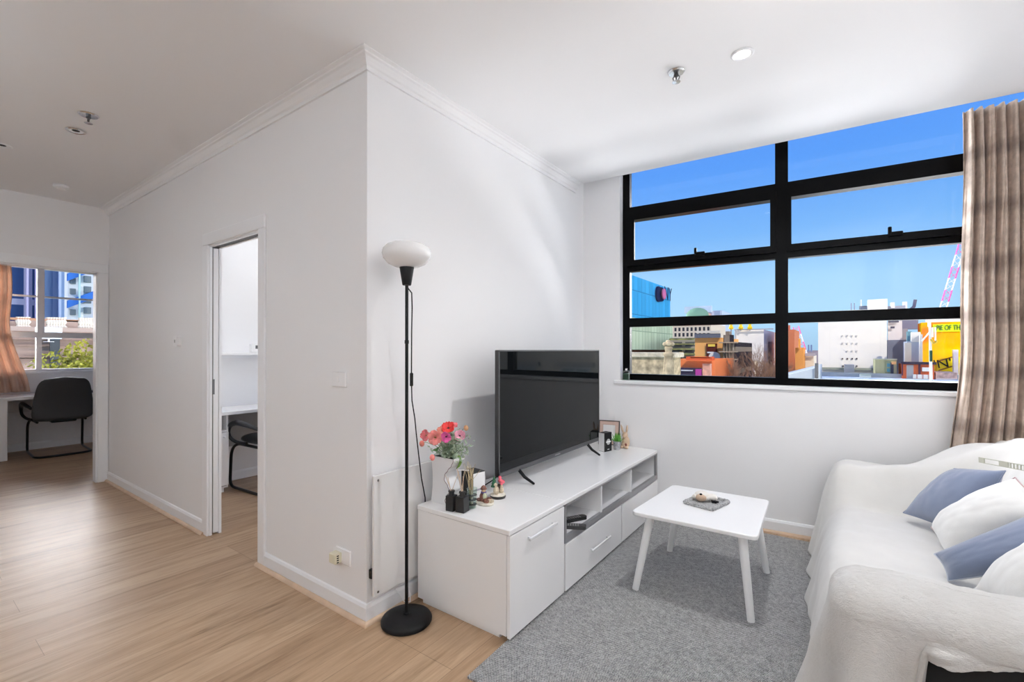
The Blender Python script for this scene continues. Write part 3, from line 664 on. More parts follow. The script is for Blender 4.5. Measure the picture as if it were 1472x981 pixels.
# ------------------------------------------------------------------ curtains
def curtain(name, fn, nu, nv, m, label, solid=.004):
    mb = MB().grid(fn, nu, nv); return single(name, mb, m, label, 'curtain', smooth='all', solid=solid)
def c1(u, v):
    z = 2.785 - v*(2.785-.55)
    s0 = 2.500 - .075*sstep(.55, 1, v)**1.3 + .006*math.sin(v*9); s1 = 2.93
    s = s0 + (s1-s0)*u
    fold = .034*math.sin(u*2*PI*9.5 + .9*math.sin(v*3+u*6)) + .010*math.sin(u*2*PI*23+v*5)
    fold += .02*math.sin(u*2*PI*3.3+v*1.6)*v
    return wp(s, -.115+fold*.85, z)
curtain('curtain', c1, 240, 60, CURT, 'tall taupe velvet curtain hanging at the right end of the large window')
def c2(u, v):
    z = 2.6 - v*(2.6-.79)
    y0 = -.85; y1 = -.375 + .02*math.sin(v*7) + .17*sstep(.45, 1, v); y = y0+(y1-y0)*u
    return Vector((-6.875 + .03*math.sin(u*2*PI*6+v*2)+.008*math.sin(u*2*PI*17), y, z))
curtain('curtain', c2, 120, 40, CURT2, 'warm beige curtain at the left of the bedroom window')

# ------------------------------------------------------------------ cantilever office chairs
def cantilever(name, label, M, group='black cantilever office chairs'):
    # local: +x is the way the sitter faces, origin on the floor under the seat centre
    t = thing(name, label, 'office chair', (0, 0, 0), group)
    w = .265
    def arc(a, b, c, n=6): return [Vector(a)*(1-s)**2+Vector(b)*2*s*(1-s)+Vector(c)*s*s for s in [i/n for i in range(n+1)]]
    def side(q):
        P = [Vector((-.27, 0, .016))] + arc((-.33, q*(w-.12), .016), (-.33, q*w, .016), (-.22, q*w, .016)) + [Vector((.2, q*w, .016))]
        P[0] = Vector((-.33, 0, .016))
        P += arc((.22, q*w, .016), (.31, q*w, .016), (.30, q*w, .10)) + arc((.285, q*w, .30), (.27, q*w, .435), (.16, q*w*.9, .435)) + [Vector((-.15, q*w*.85, .43))]
        return P
    A = side(1); B = side(-1)
    part('frame', MB().tube([p for p in reversed(A)] + B[1:], .0135, 10), mat('black tubular steel', (.012, .012, .012), .3, metal=.3), t, 50)
    seat = MB(); seat.grid(lambda u, v: Vector((.24*math.cos(2*PI*u)*abs(math.cos(2*PI*u))**-.35*0 + .25*(math.copysign(abs(math.cos(2*PI*u))**.55, math.cos(2*PI*u)))*math.sin(PI*v)**.45, .25*(math.copysign(abs(math.sin(2*PI*u))**.55, math.sin(2*PI*u)))*math.sin(PI*v)**.45, .485 + .045*math.cos(PI*v))), 40, 14, True)
    part('seat', seat, LEATHER, t, 'all')
    def bk(u, v):
        z = .43 + .57*v; wd = (.285 - .065*v**1.5)*max(.0, 1-abs(2*v-1)**7)**.28*(1 if 0 < v < 1 else 0)+.012
        a = 2*PI*u; cx = math.copysign(abs(math.cos(a))**.45, math.cos(a)); sy = math.copysign(abs(math.sin(a))**.8, math.sin(a))
        e = min(1, math.sin(PI*min(max(v, .001), .999))**.22 if v > .5 else (max(v, 0)*14 if v < .07 else 1)); e = max(e, .05)
        x = -.245 - .10*v + .03*math.sin(PI*v)
        return Vector((x + .036*sy*e - .02*(1-cx*cx)*0, wd*cx*(.9+.1*e), z))
    b = MB().grid(bk, 44, 26, True); n0 = 0
    b.f.append(tuple(range(43, -1, -1))); b.f.append(tuple(range(25*44, 26*44)))
    part('backrest', b, LEATHER2, t, 60)
    for q in (1, -1):
        P = arc((-.25, q*.29, .62), (-.10, q*.335, .665), (.03, q*.335, .665)) + arc((.06, q*.335, .66), (.20, q*.335, .64), (.20, q*.33, .56)) + arc((.195, q*.325, .52), (.16, q*.30, .45), (.03, q*.25, .455))
        part('armrest', MB().tube(P, [.016+.010*math.sin(PI*min(1, i/13)) for i in range(len(P))], 12), GLBLACK if False else LEATHER, t, 60)
    part('bracket', MB().box(-.28, -.10, -.12, .12, .425, .455, .01), BLACK, t)
    t.matrix_world = M
    return t
cantilever('office_chair', 'black leather cantilever chair at the bedroom desk, its back to the hall', Matrix.Translation((-6.43, .02, 0)) @ Matrix.Rotation(R(178), 4, 'Z'))
cantilever('office_chair', 'black cantilever armchair half seen through the narrow pocket doorway', Matrix.Translation((-2.66, .90, 0)) @ Matrix.Rotation(R(183), 4, 'Z'))
# bedroom desk
t = thing('desk', 'white desk under the bedroom window behind the chair', 'desk', (-6.6, 0, 0))
part('desktop', MB().box(-6.93, -6.28, -.56, 1.2, .725, .765, .003), WHITE, t); part('side_panel', MB().box(-6.93, -6.30, -.56, -.46, 0, .725, .003), WHITE, t); part('side_panel', MB().box(-6.93, -6.30, 1.16, 1.2, 0, .725, .003), WHITE, t)
part('modesty_panel', MB().box(-6.90, -6.88, -.46, 1.16, .52, .725), SHELFIN, t)
t = thing('laptop', 'closed black laptop on the bedroom desk behind the chair', 'laptop', (-6.45, .50, .765)); part('base', MB().box(-6.60, -6.36, .30, .62, .765, .777, .003), GLBLACK, t); part('lid', MB().box(-6.60, -6.36, .30, .62, .778, .786, .003), LEATHER2, t)
t = thing('desk_lamp', 'white rounded screen back standing on the bedroom desk', 'monitor', (-6.72, .47, .765))
t.name = 'monitor'
part('display', MB().box(-6.74, -6.71, .34, .80, .84, 1.12, .012), WHITE2, t); part('stand', MB().cyl((-6.725, .57, .765), (-6.725, .57, .88), .015), WHITE2, t); part('foot', MB().cyl((-6.725, .57, .765), (-6.725, .57, .772), .09), WHITE2, t)
# study furniture
t = thing('desk', 'white desk along the study wall, seen through the pocket doorway', 'desk', (-2.95, 1.1, 0))
part('desktop', MB().box(-3.195, -2.74, .16, 2.05, .735, .765, .002), WHITE, t); part('side_panel', MB().box(-3.19, -2.76, 2.01, 2.05, 0, .735), WHITE, t)
part('modesty_panel', MB().box(-3.17, -3.155, .55, 2.01, .36, .735), mat('grey back panel', (.45, .46, .47), .5), t)
t = thing('drawer_unit', 'white cabinet with a door under the study desk', 'cabinet', (-2.97, .34, 0))
mb = MB(); mb.box(-3.15, -2.80, .15, .165, .05, .733); mb.box(-3.15, -2.80, .525, .54, .05, .733); mb.box(-3.15, -2.80, .165, .525, .05, .065); mb.box(-3.15, -2.80, .165, .525, .575, .59); mb.box(-3.15, -3.14, .165, .525, .065, .733); mb.box(-3.1, -2.84, .17, .52, 0, .05)
part('carcass', mb, WHITE, t)
dd = part('door', MB().box(-2.80, -2.784, .152, .538, .075, .572, .002), WHITE, t); part('knob', MB().ball((-2.775, .50, .53), .012), TRIM, dd, 'all')
t = thing('bottle', 'small dark bottle in the open niche of the study cabinet', 'bottle', (-2.86, .47, .59)); part('body', MB().lathe([(.0001, 0), (.025, 0), (.027, .05), (.018, .075), (.010, .085), (.010, .1)], (-2.86, .47, .59), 20), GLBLACK, t, 40); part('cap', MB().cyl((-2.86, .47, .69), (-2.86, .47, .71), .011), BLACK, t)
t = thing('wall_shelf', 'long white floating shelf on the study wall above the desk', 'shelf', (-3.08, 1.1, 1.28)); part('board', MB().box(-3.2, -2.96, .14, 2.08, 1.292, 1.318, .002), WHITE, t); part('bracket', MB().box(-3.2, -3.19, .14, 2.08, 1.26, 1.292), TRIM, t)
t = thing('small_frame', 'small white box with a dark square standing on the study shelf', 'box', (-3.05, .93, 1.318)); part('case', MB().box(-3.09, -3.03, .86, .97, 1.318, 1.405, .003), WHITE2, t); part('dark_square', MB().box(-3.0305, -3.029, .895, .935, 1.355, 1.39), mat('grey print', (.12, .12, .12), .5), t)

# ------------------------------------------------------------------ objects on the cabinet
# wave vase: flat profile in XZ extruded along Y
t = thing('vase', 'white ceramic vase with a wavy edge holding the flowers', 'vase', (.17, .39, UT))
VE = [(.521, .202), (.545, .192), (.57, .203), (.60, .226), (.625, .212), (.655, .186), (.68, .190), (.71, .214), (.735, .238), (.76, .251), (.772, .250)]
def right_edge(z):
    for (a, p), (b, q) in zip(VE, VE[1:]):
        if z <= b: t_ = (z-a)/(b-a); t_ = t_*t_*(3-2*t_); return p+(q-p)*t_
    return VE[-1][1]
def left_edge(z): return .088 + .012*math.sin((z-.521)/.25*PI)
zz = [UT + .25*i/30 for i in range(31)]
poly = [(right_edge(z), z) for z in zz] + [(left_edge(z), z) for z in reversed(zz)]
n = len(poly); vs = [(x, y, z) for y in (.35, .44) for x, z in poly]
mb = MB(); m_ = len(zz)
fs = []
for i in range(m_-1): fs.append((i, n-1-i, n-2-i, i+1)); fs.append((n+i, n+i+1, 2*n-2-i, 2*n-1-i))
for i in range(n):
    j = (i+1) % n
    if i == m_-1: continue
    fs.append((i, j, n+j, n+i))
mb.add(vs, fs); VB = mb; part('body', VB, mat('satin white ceramic', (.78, .78, .79), .22), t, 50)
part('neck_opening', MB().box(.105, .215, .358, .417, UT+.225, UT+.247), DARKHOLE, t)
line = MB(); line.tube([(right_edge(z)+.0005, .349, z) for z in zz], .0017, 6); part('edge_line', line, mat('thin rose grey line', (.22, .15, .16), .4), t)
bq = thing('flower_bouquet', 'artificial pink and red poppies with grey-green foliage in the white vase', 'flowers', (.16, .39, UT+.24))
C0 = Vector((.175, .395, UT+.235))
stem = MB(); leaf = MB(); rnd = random.Random(3)
def wpix(u, v, dep): return CAMLOC + ray(u, v)*dep
TW_ = -ray(640, 640); 
def hd(u, v, d): return tuple(wpix(u, v, d))
heads = [(hd(613.5, 626, 2.42), .030, (.72, .17, .19), (.0, -.9, .1)), (hd(626, 629, 2.38), .036, (.80, .26, .24), (.45, -.8, .1)), (hd(644.5, 616, 2.42), .032, (.75, .035, .03), (.4, -.6, .55)),
         (hd(652, 612.5, 2.46), .020, (.78, .20, .22), (.5, -.3, .8)), (hd(641.5, 628, 2.38), .027, (.80, .13, .42), (.5, -.8, -.1)), (hd(661, 627, 2.44), .028, (.84, .38, .50), (.5, -.6, .35)), (hd(636, 620, 2.46), .026, (.82, .3, .22), (.2, -.6, .5))]
buds = [(hd(606.5, 638, 2.40), .015, (.65, .2, .15)), (hd(621.5, 658, 2.34), .015, (.80, .25, .22)), (hd(670, 615.5, 2.46), .014, (.62, .35, .18))]
petm = {}
for i, (p, r, c, nrm) in enumerate(heads):
    p = Vector(p); q = (C0+p)/2 + Vector((rnd.uniform(-.02, .02), 0, .02))
    stem.tube([C0, C0.lerp(p, .45)+Vector((0, 0, .015)), p-Vector(nrm).normalized()*.01], .0018, 6)
    rot = Vector((0, 0, 1)).rotation_difference(Vector(nrm)).to_matrix()
    fl = MB()
    for k_ in range(6):
        a = 2*PI*k_/6 + rnd.random()*.3; lift = .25+.25*(k_ % 2)
        def pet(u, v, a=a, lift=lift):
            rr = r*(.12+.95*v); ww = .95*math.sin(PI*(.12+.80*v))**.6*r*.62; x = (u-.5)*2*ww
            z = lift*r*v**1.4 + .10*r*math.sin(u*7+a)*v + .12*r*(2*u-1)**2
            P_ = Vector((rr, x, z)); return p + rot @ (Matrix.Rotation(a, 3, 'Z') @ P_)
        fl.grid(pet, 7, 6)
    part('bloom', fl, mat('petals', c, .6, noise=.18, nscale=45, sheen=.2), bq, 'all', solid=.0006)
    part('flower_centre', MB().ball(p+rot @ Vector((0, 0, .003)), r*.17, r*.17, r*.12, 10, 6), mat('stamens', (.35, .22, .06) if i not in (2, 4, 5) else (.03, .02, .03), .7), bq, 'all')
for p, r, c in buds:
    p = Vector(p); stem.tube([C0, C0.lerp(p, .5)+Vector((0, 0, .03)), C0.lerp(p, .85)+Vector((0, 0, .02)), p], .0016, 6)
    part('bud', MB().ball(p, r, r*.8, r*1.1, 12, 8), mat('bud petals', c, .6, noise=.2, nscale=50), bq, 'all')
for i in range(620):
    a = rnd.uniform(0, 2*PI); rr = abs(rnd.gauss(0, .045)); h = rnd.uniform(-.0, .15)
    p = C0 + Vector((rr*math.cos(a)*1.35+.01, rr*math.sin(a)*.8, h*(.75+.25*rnd.random())))
    L_ = rnd.uniform(.016, .038); w_ = L_*rnd.uniform(.14, .26)
    d_ = Vector((rnd.gauss(0, 1), rnd.gauss(0, 1), rnd.gauss(.5, .6))).normalized(); s_ = d_.orthogonal().normalized()
    if i % 3 == 0: stem.tube([C0+Vector((rnd.uniform(-.03, .03), 0, 0)), p], .0008, 4)
    leaf.add([p, p+d_*L_*.5+s_*w_, p+d_*L_, p+d_*L_*.5-s_*w_], [(0, 1, 2, 3)])
part('stems', stem, SAGE, bq, 'all'); lo = part('foliage', leaf, mat('grey-green leaves', (.33, .42, .30), .6, noise=.3, nscale=60), bq); lo['kind'] = 'stuff'
part('foliage_leaf', MB().add([(.10, .345, .80), (.13, .35, .815), (.165, .34, .83), (.14, .34, .80)], [(0, 1, 2, 3)]), GREENPL, bq, solid=.001)
part('hanging_leaf', MB().tube([(.215, .40, .775), (.245, .405, .775), (.255, .405, .75), (.245, .40, .725), (.228, .40, .71)], [.003, .006, .008, .006, .002], 8), mat('fresh green leaf', (.16, .30, .05), .5), bq, 'all')
# reed diffusers
def diffuser(x, y, ang, label, s=.052, h=.082, sticks=5, seed=1, glass=False):
    t = thing('reed_diffuser', label, 'reed diffuser', (x, y, UT)); M = Matrix.Translation((x, y, UT)) @ Matrix.Rotation(ang, 4, 'Z')
    BM = mat('matte black ceramic', (.014, .014, .015), .45)
    part('cube_vessel', MB().box(-s/2, s/2, -s/2, s/2, 0, h, .002).tr(M), BM, t)
    part('neck', MB().lathe([(.014, h), (.014, h+.016), (.017, h+.017), (.017, h+.024), (.006, h+.024)], n=20).tr(M), BM, t, 40)
    r_ = random.Random(seed)
    for i in range(sticks):
        a = Vector((r_.uniform(-.005, .005), r_.uniform(-.005, .005), h+.02)); b = a + Vector((r_.uniform(-.04, .04), r_.uniform(-.02, .03), r_.uniform(.07, .12)))
        part('reed', MB().cyl(a, b, .0016, n=6).tr(M), mat('pale reeds', (.62, .48, .36), .7), t)
diffuser(.274, .313, R(8), 'black cube reed diffuser directly in front of the white vase', .045, .078, 3, 4)
diffuser(.330, .333, R(8), 'black cube reed diffuser nearest the cabinet edge', .052, .078, 5, 9)
# round glass tumbler with black-and-white bands and dry grass, behind the diffusers
t = thing('glass_jar', 'small glass jar of dried grass behind the black cube diffusers', 'jar', (.335, .40, UT))
part('jar_body', MB().lathe([(.0001, 0), (.022, 0), (.026, .06), (.028, .10), (.030, .102), (.026, .10), (.023, .06), (.019, .004), (.0001, .004)], (.335, .40, UT), 28), JAR, t, 'all')
mb = MB()
for zc in (.02, .045, .068): mb.lathe([(.0245+zc*.03, zc-.0015), (.0252+zc*.03, zc-.0015), (.0254+zc*.03, zc+.0015), (.0247+zc*.03, zc+.0015)], (.335, .40, UT), 28)
part('band', mb, mat('dark ribbon print', (.05, .05, .05), .5), t)
mb = MB()
for i in range(16): a = Vector((.335+rnd.uniform(-.008, .008), .40+rnd.uniform(-.008, .008), UT+.02)); mb.tube([a, a+Vector((rnd.uniform(-.02, .0), rnd.uniform(-.02, .02), .12)), a+Vector((rnd.uniform(-.05, .03), rnd.uniform(-.03, .03), rnd.uniform(.17, .215)))], .0011, 5)
part('dried_grass', mb, mat('straw', (.55, .45, .28), .8), t)
part('white_stick', MB().cyl((.25, .375, UT+.19), (.315, .40, UT+.193), .0028, n=8), TRIM, t)
# box with black side
t = thing('gift_box', 'upright white-fronted box with black sides behind the small ornaments', 'box', (.27, .58, UT)); M = Matrix.Translation((.232, .545, UT)) @ Matrix.Rotation(R(-8), 4, 'Z')
part('box_body', MB().box(-.050, .048, -.055, .035, 0, .150, .001).tr(M), GLBLACK, t); part('white_face', MB().box(.048, .0495, -.053, .033, .002, .147).tr(M), WHITE2, t)
part('grey_stripe', MB().box(.0495, .050, -.053, .033, .05, .06).tr(M), mat('lilac grey stripe', (.35, .33, .40), .5), t)
# ornaments
BRN = mat('painted brown resin', (.20, .085, .06), .6, noise=.6, nscale=55); CRM = mat('painted cream resin', (.62, .52, .38), .6, noise=.35, nscale=70); SNOW = mat('painted snow resin', (.74, .70, .60), .6, noise=.2, nscale=40)
t = thing('christmas_ornament', 'small seated resin figurine in red and cream on a snowy base, nearer the cabinet edge', 'figurine', (.365, .50, UT)); c = Vector((.352, .487, UT)); K1 = 1.15
part('base', MB().lathe([(.0001, 0), (.040, 0), (.044, .006), (.040, .013), (.0001, .014)], c, 28, 1.25, .9), SNOW, t, 'all')
part('figure', MB().ball(c+Vector((-.01, 0, .035)), .022, .02, .028).ball(c+Vector((.018, -.012, .022)), .018, .014, .014).ball(c+Vector((.02, .016, .022)), .018, .014, .014).ball(c+Vector((-.035, -.005, .018)), .016, .013, .010), BRN, t, 'all')
part('head', MB().ball(c+Vector((-.008, 0, .072)), .0125, .012, .013), mat('skin tone resin', (.66, .47, .26), .6), t, 'all')
part('hat', MB().lathe([(.018, 0), (.016, .006), (.010, .016), (.004, .020), (.0001, .021)], c+Vector((-.008, 0, .078)), 18), BRN, t, 'all')
part('scarf', MB().lathe([(.014, 0), (.016, .003), (.014, .007)], c+Vector((-.008, 0, .058)), 18), mat('violet scarf', (.13, .09, .26), .6), t, 'all')
part('shirt_front', MB().ball(c+Vector((.006, -.008, .044)), .012, .011, .018), mat('pale green shirt', (.55, .60, .42), .6), t, 'all')
part('parcel', MB().box(c.x+.02, c.x+.048, c.y-.005, c.y+.02, UT+.012, UT+.03, .003), CRM, t)
t = thing('christmas_ornament', 'small resin scene with a green fir tree and pink flower on a dark oval base', 'figurine', (.345, .60, UT)); c = Vector((.342, .615, UT))
part('base', MB().lathe([(.0001, 0), (.042, 0), (.045, .008), (.042, .016), (.0001, .016)], c, 28, 1.0, 1.0), mat('dark base', (.02, .018, .016), .4), t, 'all')
part('snow', MB().lathe([(.0001, .016), (.044, .015), (.044, .019), (.034, .024), (.0001, .024)], c, 28, 1, 1), SNOW, t, 'all')
part('figure', MB().ball(c+Vector((.005, -.022, .045)), .017, .016, .024).ball(c+Vector((.012, .018, .038)), .014, .012, .017), CRM, t, 'all')
part('head', MB().ball(c+Vector((-.001, -.02, .075)), .011).ball(c+Vector((.012, .018, .060)), .009), CRM, t, 'all')
part('sleigh', MB().ball(c+Vector((-.012, .018, .045)), .020, .022, .024), mat('dark brown resin', (.05, .03, .02), .5), t, 'all')
part('fir_tree', MB().lathe([(.019, .062), (.012, .078), (.015, .078), (.009, .093), (.011, .093), (.006, .108), (.0001, .124)], c+Vector((-.012, -.018, 0)), 14), mat('dark green resin', (.02, .11, .05), .6, noise=.5, nscale=120), t, 30)
part('pink_flower', MB().ball(c+Vector((.0, .022, .088)), .014, .013, .012).ball(c+Vector((.008, .036, .08)), .011).ball(c+Vector((-.002, .022, .105)), .010).ball(c+Vector((.013, .016, .077)), .010), mat('pink resin', (.70, .12, .16), .5, noise=.3, nscale=90), t, 'all')
# far end of the cabinet
t = thing('camera_box', 'black and white upright box with a round emblem beside the television', 'box', (.345, 2.06, UT)); M = Matrix.Translation((.335, 2.065, UT)) @ Matrix.Rotation(R(-14), 4, 'Z')
part('box_body', MB().box(-.03, .032, -.045, .045, 0, .152, .002).tr(M), BLACK, t); part('white_spine', MB().box(-.029, .026, -.0465, -.045, .003, .149).tr(M), WHITE2, t)
part('emblem', MB().cyl((.032, .0, .078), (.0332, .0, .078), .024, n=24).tr(M), mat('grey emblem', (.4, .4, .4), .4), t)
part('emblem_bar', MB().box(.0332, .034, -.03, .03, .075, .081).tr(M), WHITE2, t)
part('maker_mark', MB().box(.032, .0327, -.012, .012, .014, .020).tr(M), WHITE2, t)
t = thing('photo_frame', 'dark-edged frame with a blush mount leaning behind the little plant', 'picture frame', (.28, 2.28, UT)); M = Matrix.Translation((.265, 2.295, UT)) @ Matrix.Rotation(R(12), 4, 'Z') @ Matrix.Rotation(R(-8), 4, 'X')
fw = MB(); fw.box(-.09, .09, -.006, .006, 0, .008); fw.box(-.09, .09, -.006, .006, .202, .21); fw.box(-.09, -.082, -.006, .006, 0, .21); fw.box(.082, .09, -.006, .006, 0, .21)
part('frame_edge', fw.tr(M), mat('dark bronze edge', (.06, .045, .04), .35), t)
part('mount', MB().box(-.082, .082, -.002, .002, .008, .202).tr(M), mat('blush mount', (.66, .48, .40), .6), t)
part('inner_mount', MB().box(-.056, .056, -.0030, -.002, .034, .176).tr(M), mat('rose line', (.5, .33, .27), .6), t)
part('print', MB().box(-.052, .052, -.0038, -.003, .038, .172).tr(M), mat('white print', (.80, .79, .78), .6), t)
t = thing('potted_plant', 'tiny green plant in a grey stone pot beside the picture frame', 'potted plant', (.40, 2.165, UT)); c = Vector((.395, 2.165, UT))
part('pot', MB().lathe([(.0001, 0), (.026, 0), (.029, .012), (.031, .058), (.034, .062), (.033, .07), (.027, .069), (.026, .06), (.0001, .06)], c, 26), mat('grey mottled pot', (.36, .36, .38), .7, noise=.35, nscale=60), t, 40)
lf = MB(); r_ = random.Random(5)
for i in range(110):
    a = r_.uniform(0, 2*PI); tl = abs(r_.gauss(0, .5)); d_ = Vector((math.sin(tl)*math.cos(a), math.sin(tl)*math.sin(a), math.cos(tl))).normalized(); s_ = d_.orthogonal().normalized(); L_ = r_.uniform(.03, .085)
    p = c+Vector((r_.uniform(-.016, .016), r_.uniform(-.016, .016), .06)); lf.add([p+s_*.002, p+d_*L_*.6+s_*.004, p+d_*L_, p+d_*L_*.6-s_*.004], [(0, 1, 2, 3)])
o = part('foliage', lf, mat('bright green blades', (.10, .33, .04), .5), t); o['kind'] = 'stuff'
t = thing('bunny_figurine', 'tan ceramic rabbit with tall ears at the far end of the cabinet', 'figurine', (.43, 2.27, UT)); c = Vector((.43, 2.265, UT))
TAN = mat('sandy tan ceramic', (.60, .44, .31), .6, noise=.12, nscale=30)
mb = MB(); mb.ball(c+Vector((0, 0, .05)), .034, .032, .052, 20, 14); mb.ball(c+Vector((0, -.018, .028)), .030, .024, .028, 16, 10); mb.ball(c+Vector((-.004, -.004, .108)), .023, .026, .027, 18, 12); mb.ball(c+Vector((-.006, -.02, .10)), .013, .016, .012)
part('body', mb, TAN, t, 'all')
for dx, tilt in ((-.018, -18), (.006, 6)): part('ear', MB().ball(c+Vector((dx*1.7, 0, .155)), .0085, .006, .040, rot=Matrix.Rotation(R(tilt), 3, 'Y')), TAN, t, 'all')
for dx in (-.022, .022): part('foot', MB().ball(c+Vector((dx, -.032, .012)), .013, .020, .012), TAN, t, 'all')
part('heart_patch', MB().ball(c+Vector((.015, -.036, .035)), .011, .007, .012), mat('rust heart', (.22, .07, .05), .6), t, 'all')
t = thing('perfume_bottle', 'small square glass bottle on the left end of the window sill', 'bottle', (.40, 2.39, WZ)); M = WM @ Matrix.Translation((.385, .03, WZ))
part('glass', MB().box(-.030, .030, -.016, .016, 0, .085, .008).tr(M), JAR, t); part('liquid', MB().box(-.026, .026, -.012, .012, .004, .06, .004).tr(M), mat('dark green liquid', (.03, .08, .05), .3), t); part('cap', MB().cyl((0, 0, .085), (0, 0, .102), .010, n=16).tr(M), CHROME, t)

# ------------------------------------------------------------------ city outside the living window
GZ = -14.0
struct('ground', MB().box(-400, 400, 47, 700, GZ-1, GZ), mat('asphalt', (.16, .16, .17), .9))
struct('ground_west', MB().box(-500, -26, -400, 47, GZ-1, GZ), mat('asphalt', (.16, .16, .17), .9))
def facade_mat(name, wall, glass, sx, sz, mort=.25, off=0, axis='XZ', rough=.6):
    m = mat(name, wall, .8, spec=0); q = NT(m); tc = q.n('TexCoord'); sp = q.n('SeparateXYZ'); q.l(tc.outputs['Object'], sp.inputs[0]); cb = q.n('CombineXYZ')
    q.l(sp.outputs[axis[0]], cb.inputs[0]); q.l(sp.outputs[axis[1]], cb.inputs[1])
    br = q.n('TexBrick', Scale=1.0); br.offset = off; br.inputs['Brick Width'].default_value = sx; br.inputs['Row Height'].default_value = sz; br.inputs['Mortar Size'].default_value = mort*min(sx, sz); br.inputs['Mortar Smooth'].default_value = .05
    br.inputs['Color1'].default_value = (*glass, 1); br.inputs['Color2'].default_value = (*[c*1.25 for c in glass], 1); br.inputs['Mortar'].default_value = (*wall, 1)
    q.l(cb.outputs[0], br.inputs['Vector']); q.l(br.outputs['Color'], q.b.inputs['Base Color']); return m
def plain(name, c, noise=.05, ns=.6): return mat(name, c, .9, spec=0, noise=noise, nscale=ns)
def pbox(u0, u1, vt, vb, Y, depth, ground=False):      # box whose front face on plane y=Y spans the given sight lines
    a = aty(u0, vt, Y); b = aty(u1, vt, Y); zt = (a.z+b.z)/2; zb = GZ if ground else aty((u0+u1)/2, vb, Y).z
    # keep the vertical extent measured at the middle of the facade
    zt = aty((u0+u1)/2, vt, Y).z
    return a.x, b.x, Y, Y+depth, zb, zt
def building(name, label, u0, u1, vt, Y, depth, m, cat='building', group='city buildings beyond the window'):
    x0, x1, y0, y1, z0, z1 = pbox(u0, u1, vt, 0, Y, depth, True)
    t = thing(name, label, cat, ((x0+x1)/2, y0, GZ), group); part('walls', MB().box(x0, x1, y0, y1, z0, z1), m, t); return t, (x0, x1, y0, y1, z0, z1)
def fbox(u0, u1, v0, v1, Y, d=.3):
    x0, x1, y0, y1, z0, z1 = pbox(u0, u1, v0, v1, Y, d); return MB().box(x0, x1, y0-d, y0, z0, z1)
# blue glass building, its long side facing +x
BXP = -22.0
ctop0 = atx(907, 398, BXP); ctop1 = atx(963.5, 413, BXP); cb = atx(963, 457, BXP)
BGM = mat('blue curtain glass', (.03, .26, .50), .25, noise=.25, nscale=.25)
t = thing('glass_office', 'blue and pale green glass office block at the left of the large window', 'building', (BXP-8, 60, GZ), 'city buildings beyond the window')
y0 = 48; y1 = ctop1.y; zt = (ctop0.z+ctop1.z)/2; zm = atx(940, 462, BXP).z; zl = atx(935, 503, BXP).z
part('upper_glass', MB().box(BXP-25, BXP, y0, y1, zm, zt), facade_mat('blue glass panels', (.016, .13, .26), (.03, .24, .46), 1.6, 3.4, .035, axis='YZ', rough=.25), t)
part('lower_glass', MB().box(BXP-25, BXP+.4, y0, y1, zl, zm), facade_mat('green glass panels', (.20, .27, .19), (.33, .40, .28), 1.3, 6.0, .05, axis='YZ', rough=.35), t)
part('ground_floor', MB().box(BXP-25, BXP-.6, y0, y1-.5, GZ, zl), facade_mat('brown shopfronts', (.10, .05, .035), (.30, .22, .17), 2.2, 1.9, .12, axis='YZ'), t)
part('roof_box', MB().box(BXP-8, BXP-4, y0+8, y0+20, zt, zt+1.6), plain('pinkish plant room', (.55, .35, .3)), t)
sy0, sy1 = atx(942, 420, BXP).y, atx(961.5, 420, BXP).y; sz0, sz1 = zt-5.6, zt-.7
NAVY = mat('navy sign', (.006, .012, .05), .8, spec=0)
for yy, rr_, mm_, zz_ in ((72.0, 1.25, NAVY, 10.25), (73.5, 1.15, NAVY, 10.35), (74.0, .85, mat('pink sign disc', (.42, .12, .25), .8, spec=0), 10.45)):
    part('sign_disc', MB().cyl((BXP, yy, zz_), (BXP+(.3 if mm_ is NAVY else .5), yy, zz_), rr_, n=28), mm_, t)
def text(body, name, size, m, parent, loc, rot, ext=.02, sx=1):
    c = bpy.data.curves.new(name, 'FONT'); c.body = body; c.size = size; c.extrude = ext; c.align_x = 'CENTER'; c.align_y = 'CENTER'
    o = bpy.data.objects.new(name, c); COL.objects.link(o); c.materials.append(m); o.parent = parent
    o.location = Vector(loc)-ORG.get(parent.name, Vector()); o.rotation_euler = rot
    dg = bpy.context.evaluated_depsgraph_get(); me = bpy.data.meshes.new_from_object(o.evaluated_get(dg))
    q = bpy.data.objects.new(name, me); COL.objects.link(q); q.parent = parent; q.location = o.location; q.rotation_euler = rot; q.scale = (sx, 1, 1)
    bpy.data.objects.remove(o); bpy.data.curves.remove(c); return q
text('NY', 'sign_lettering', 3.2, NAVY, t, (BXP+.3, 76.5, 10.6), (R(90), 0, R(90)), sx=.95)
# stone parapet and finial close by
STONE = mat('weathered sandstone', (.46, .36, .22), .9, spec=0, noise=.45, nscale=5, bump=.5, bscale=10)
x0, x1, ya, yb, z0, z1 = pbox(890, 969, 514, 0, 15, .8)
t = thing('stone_parapet', 'weathered sandstone parapet wall close outside the large window', 'wall', ((x0+x1)/2, 15, GZ)); part('wall_face', MB().box(x0-6, x1, ya, yb, GZ, z1), STONE, t); part('coping', MB().box(x0-6, x1+.1, ya-.15, yb+.1, z1, z1+.18, .03), mat('pale coping', (.56, .47, .32), .9, noise=.3, nscale=6), t)
c = aty(961, 540, 12.5); c.z = aty(961, 545, 12.5).z; e = 1/FPX*(_F.dot(c-CAMLOC))
t = thing('stone_finial', 'carved sandstone finial rising over the parapet', 'finial', (c.x, c.y, c.z-2)); 
part('pedestal', MB().lathe([(11*e, -2.0), (9*e, 0), (6*e, 33*e), (7*e, 34*e)], c, 8), STONE, t, 30)
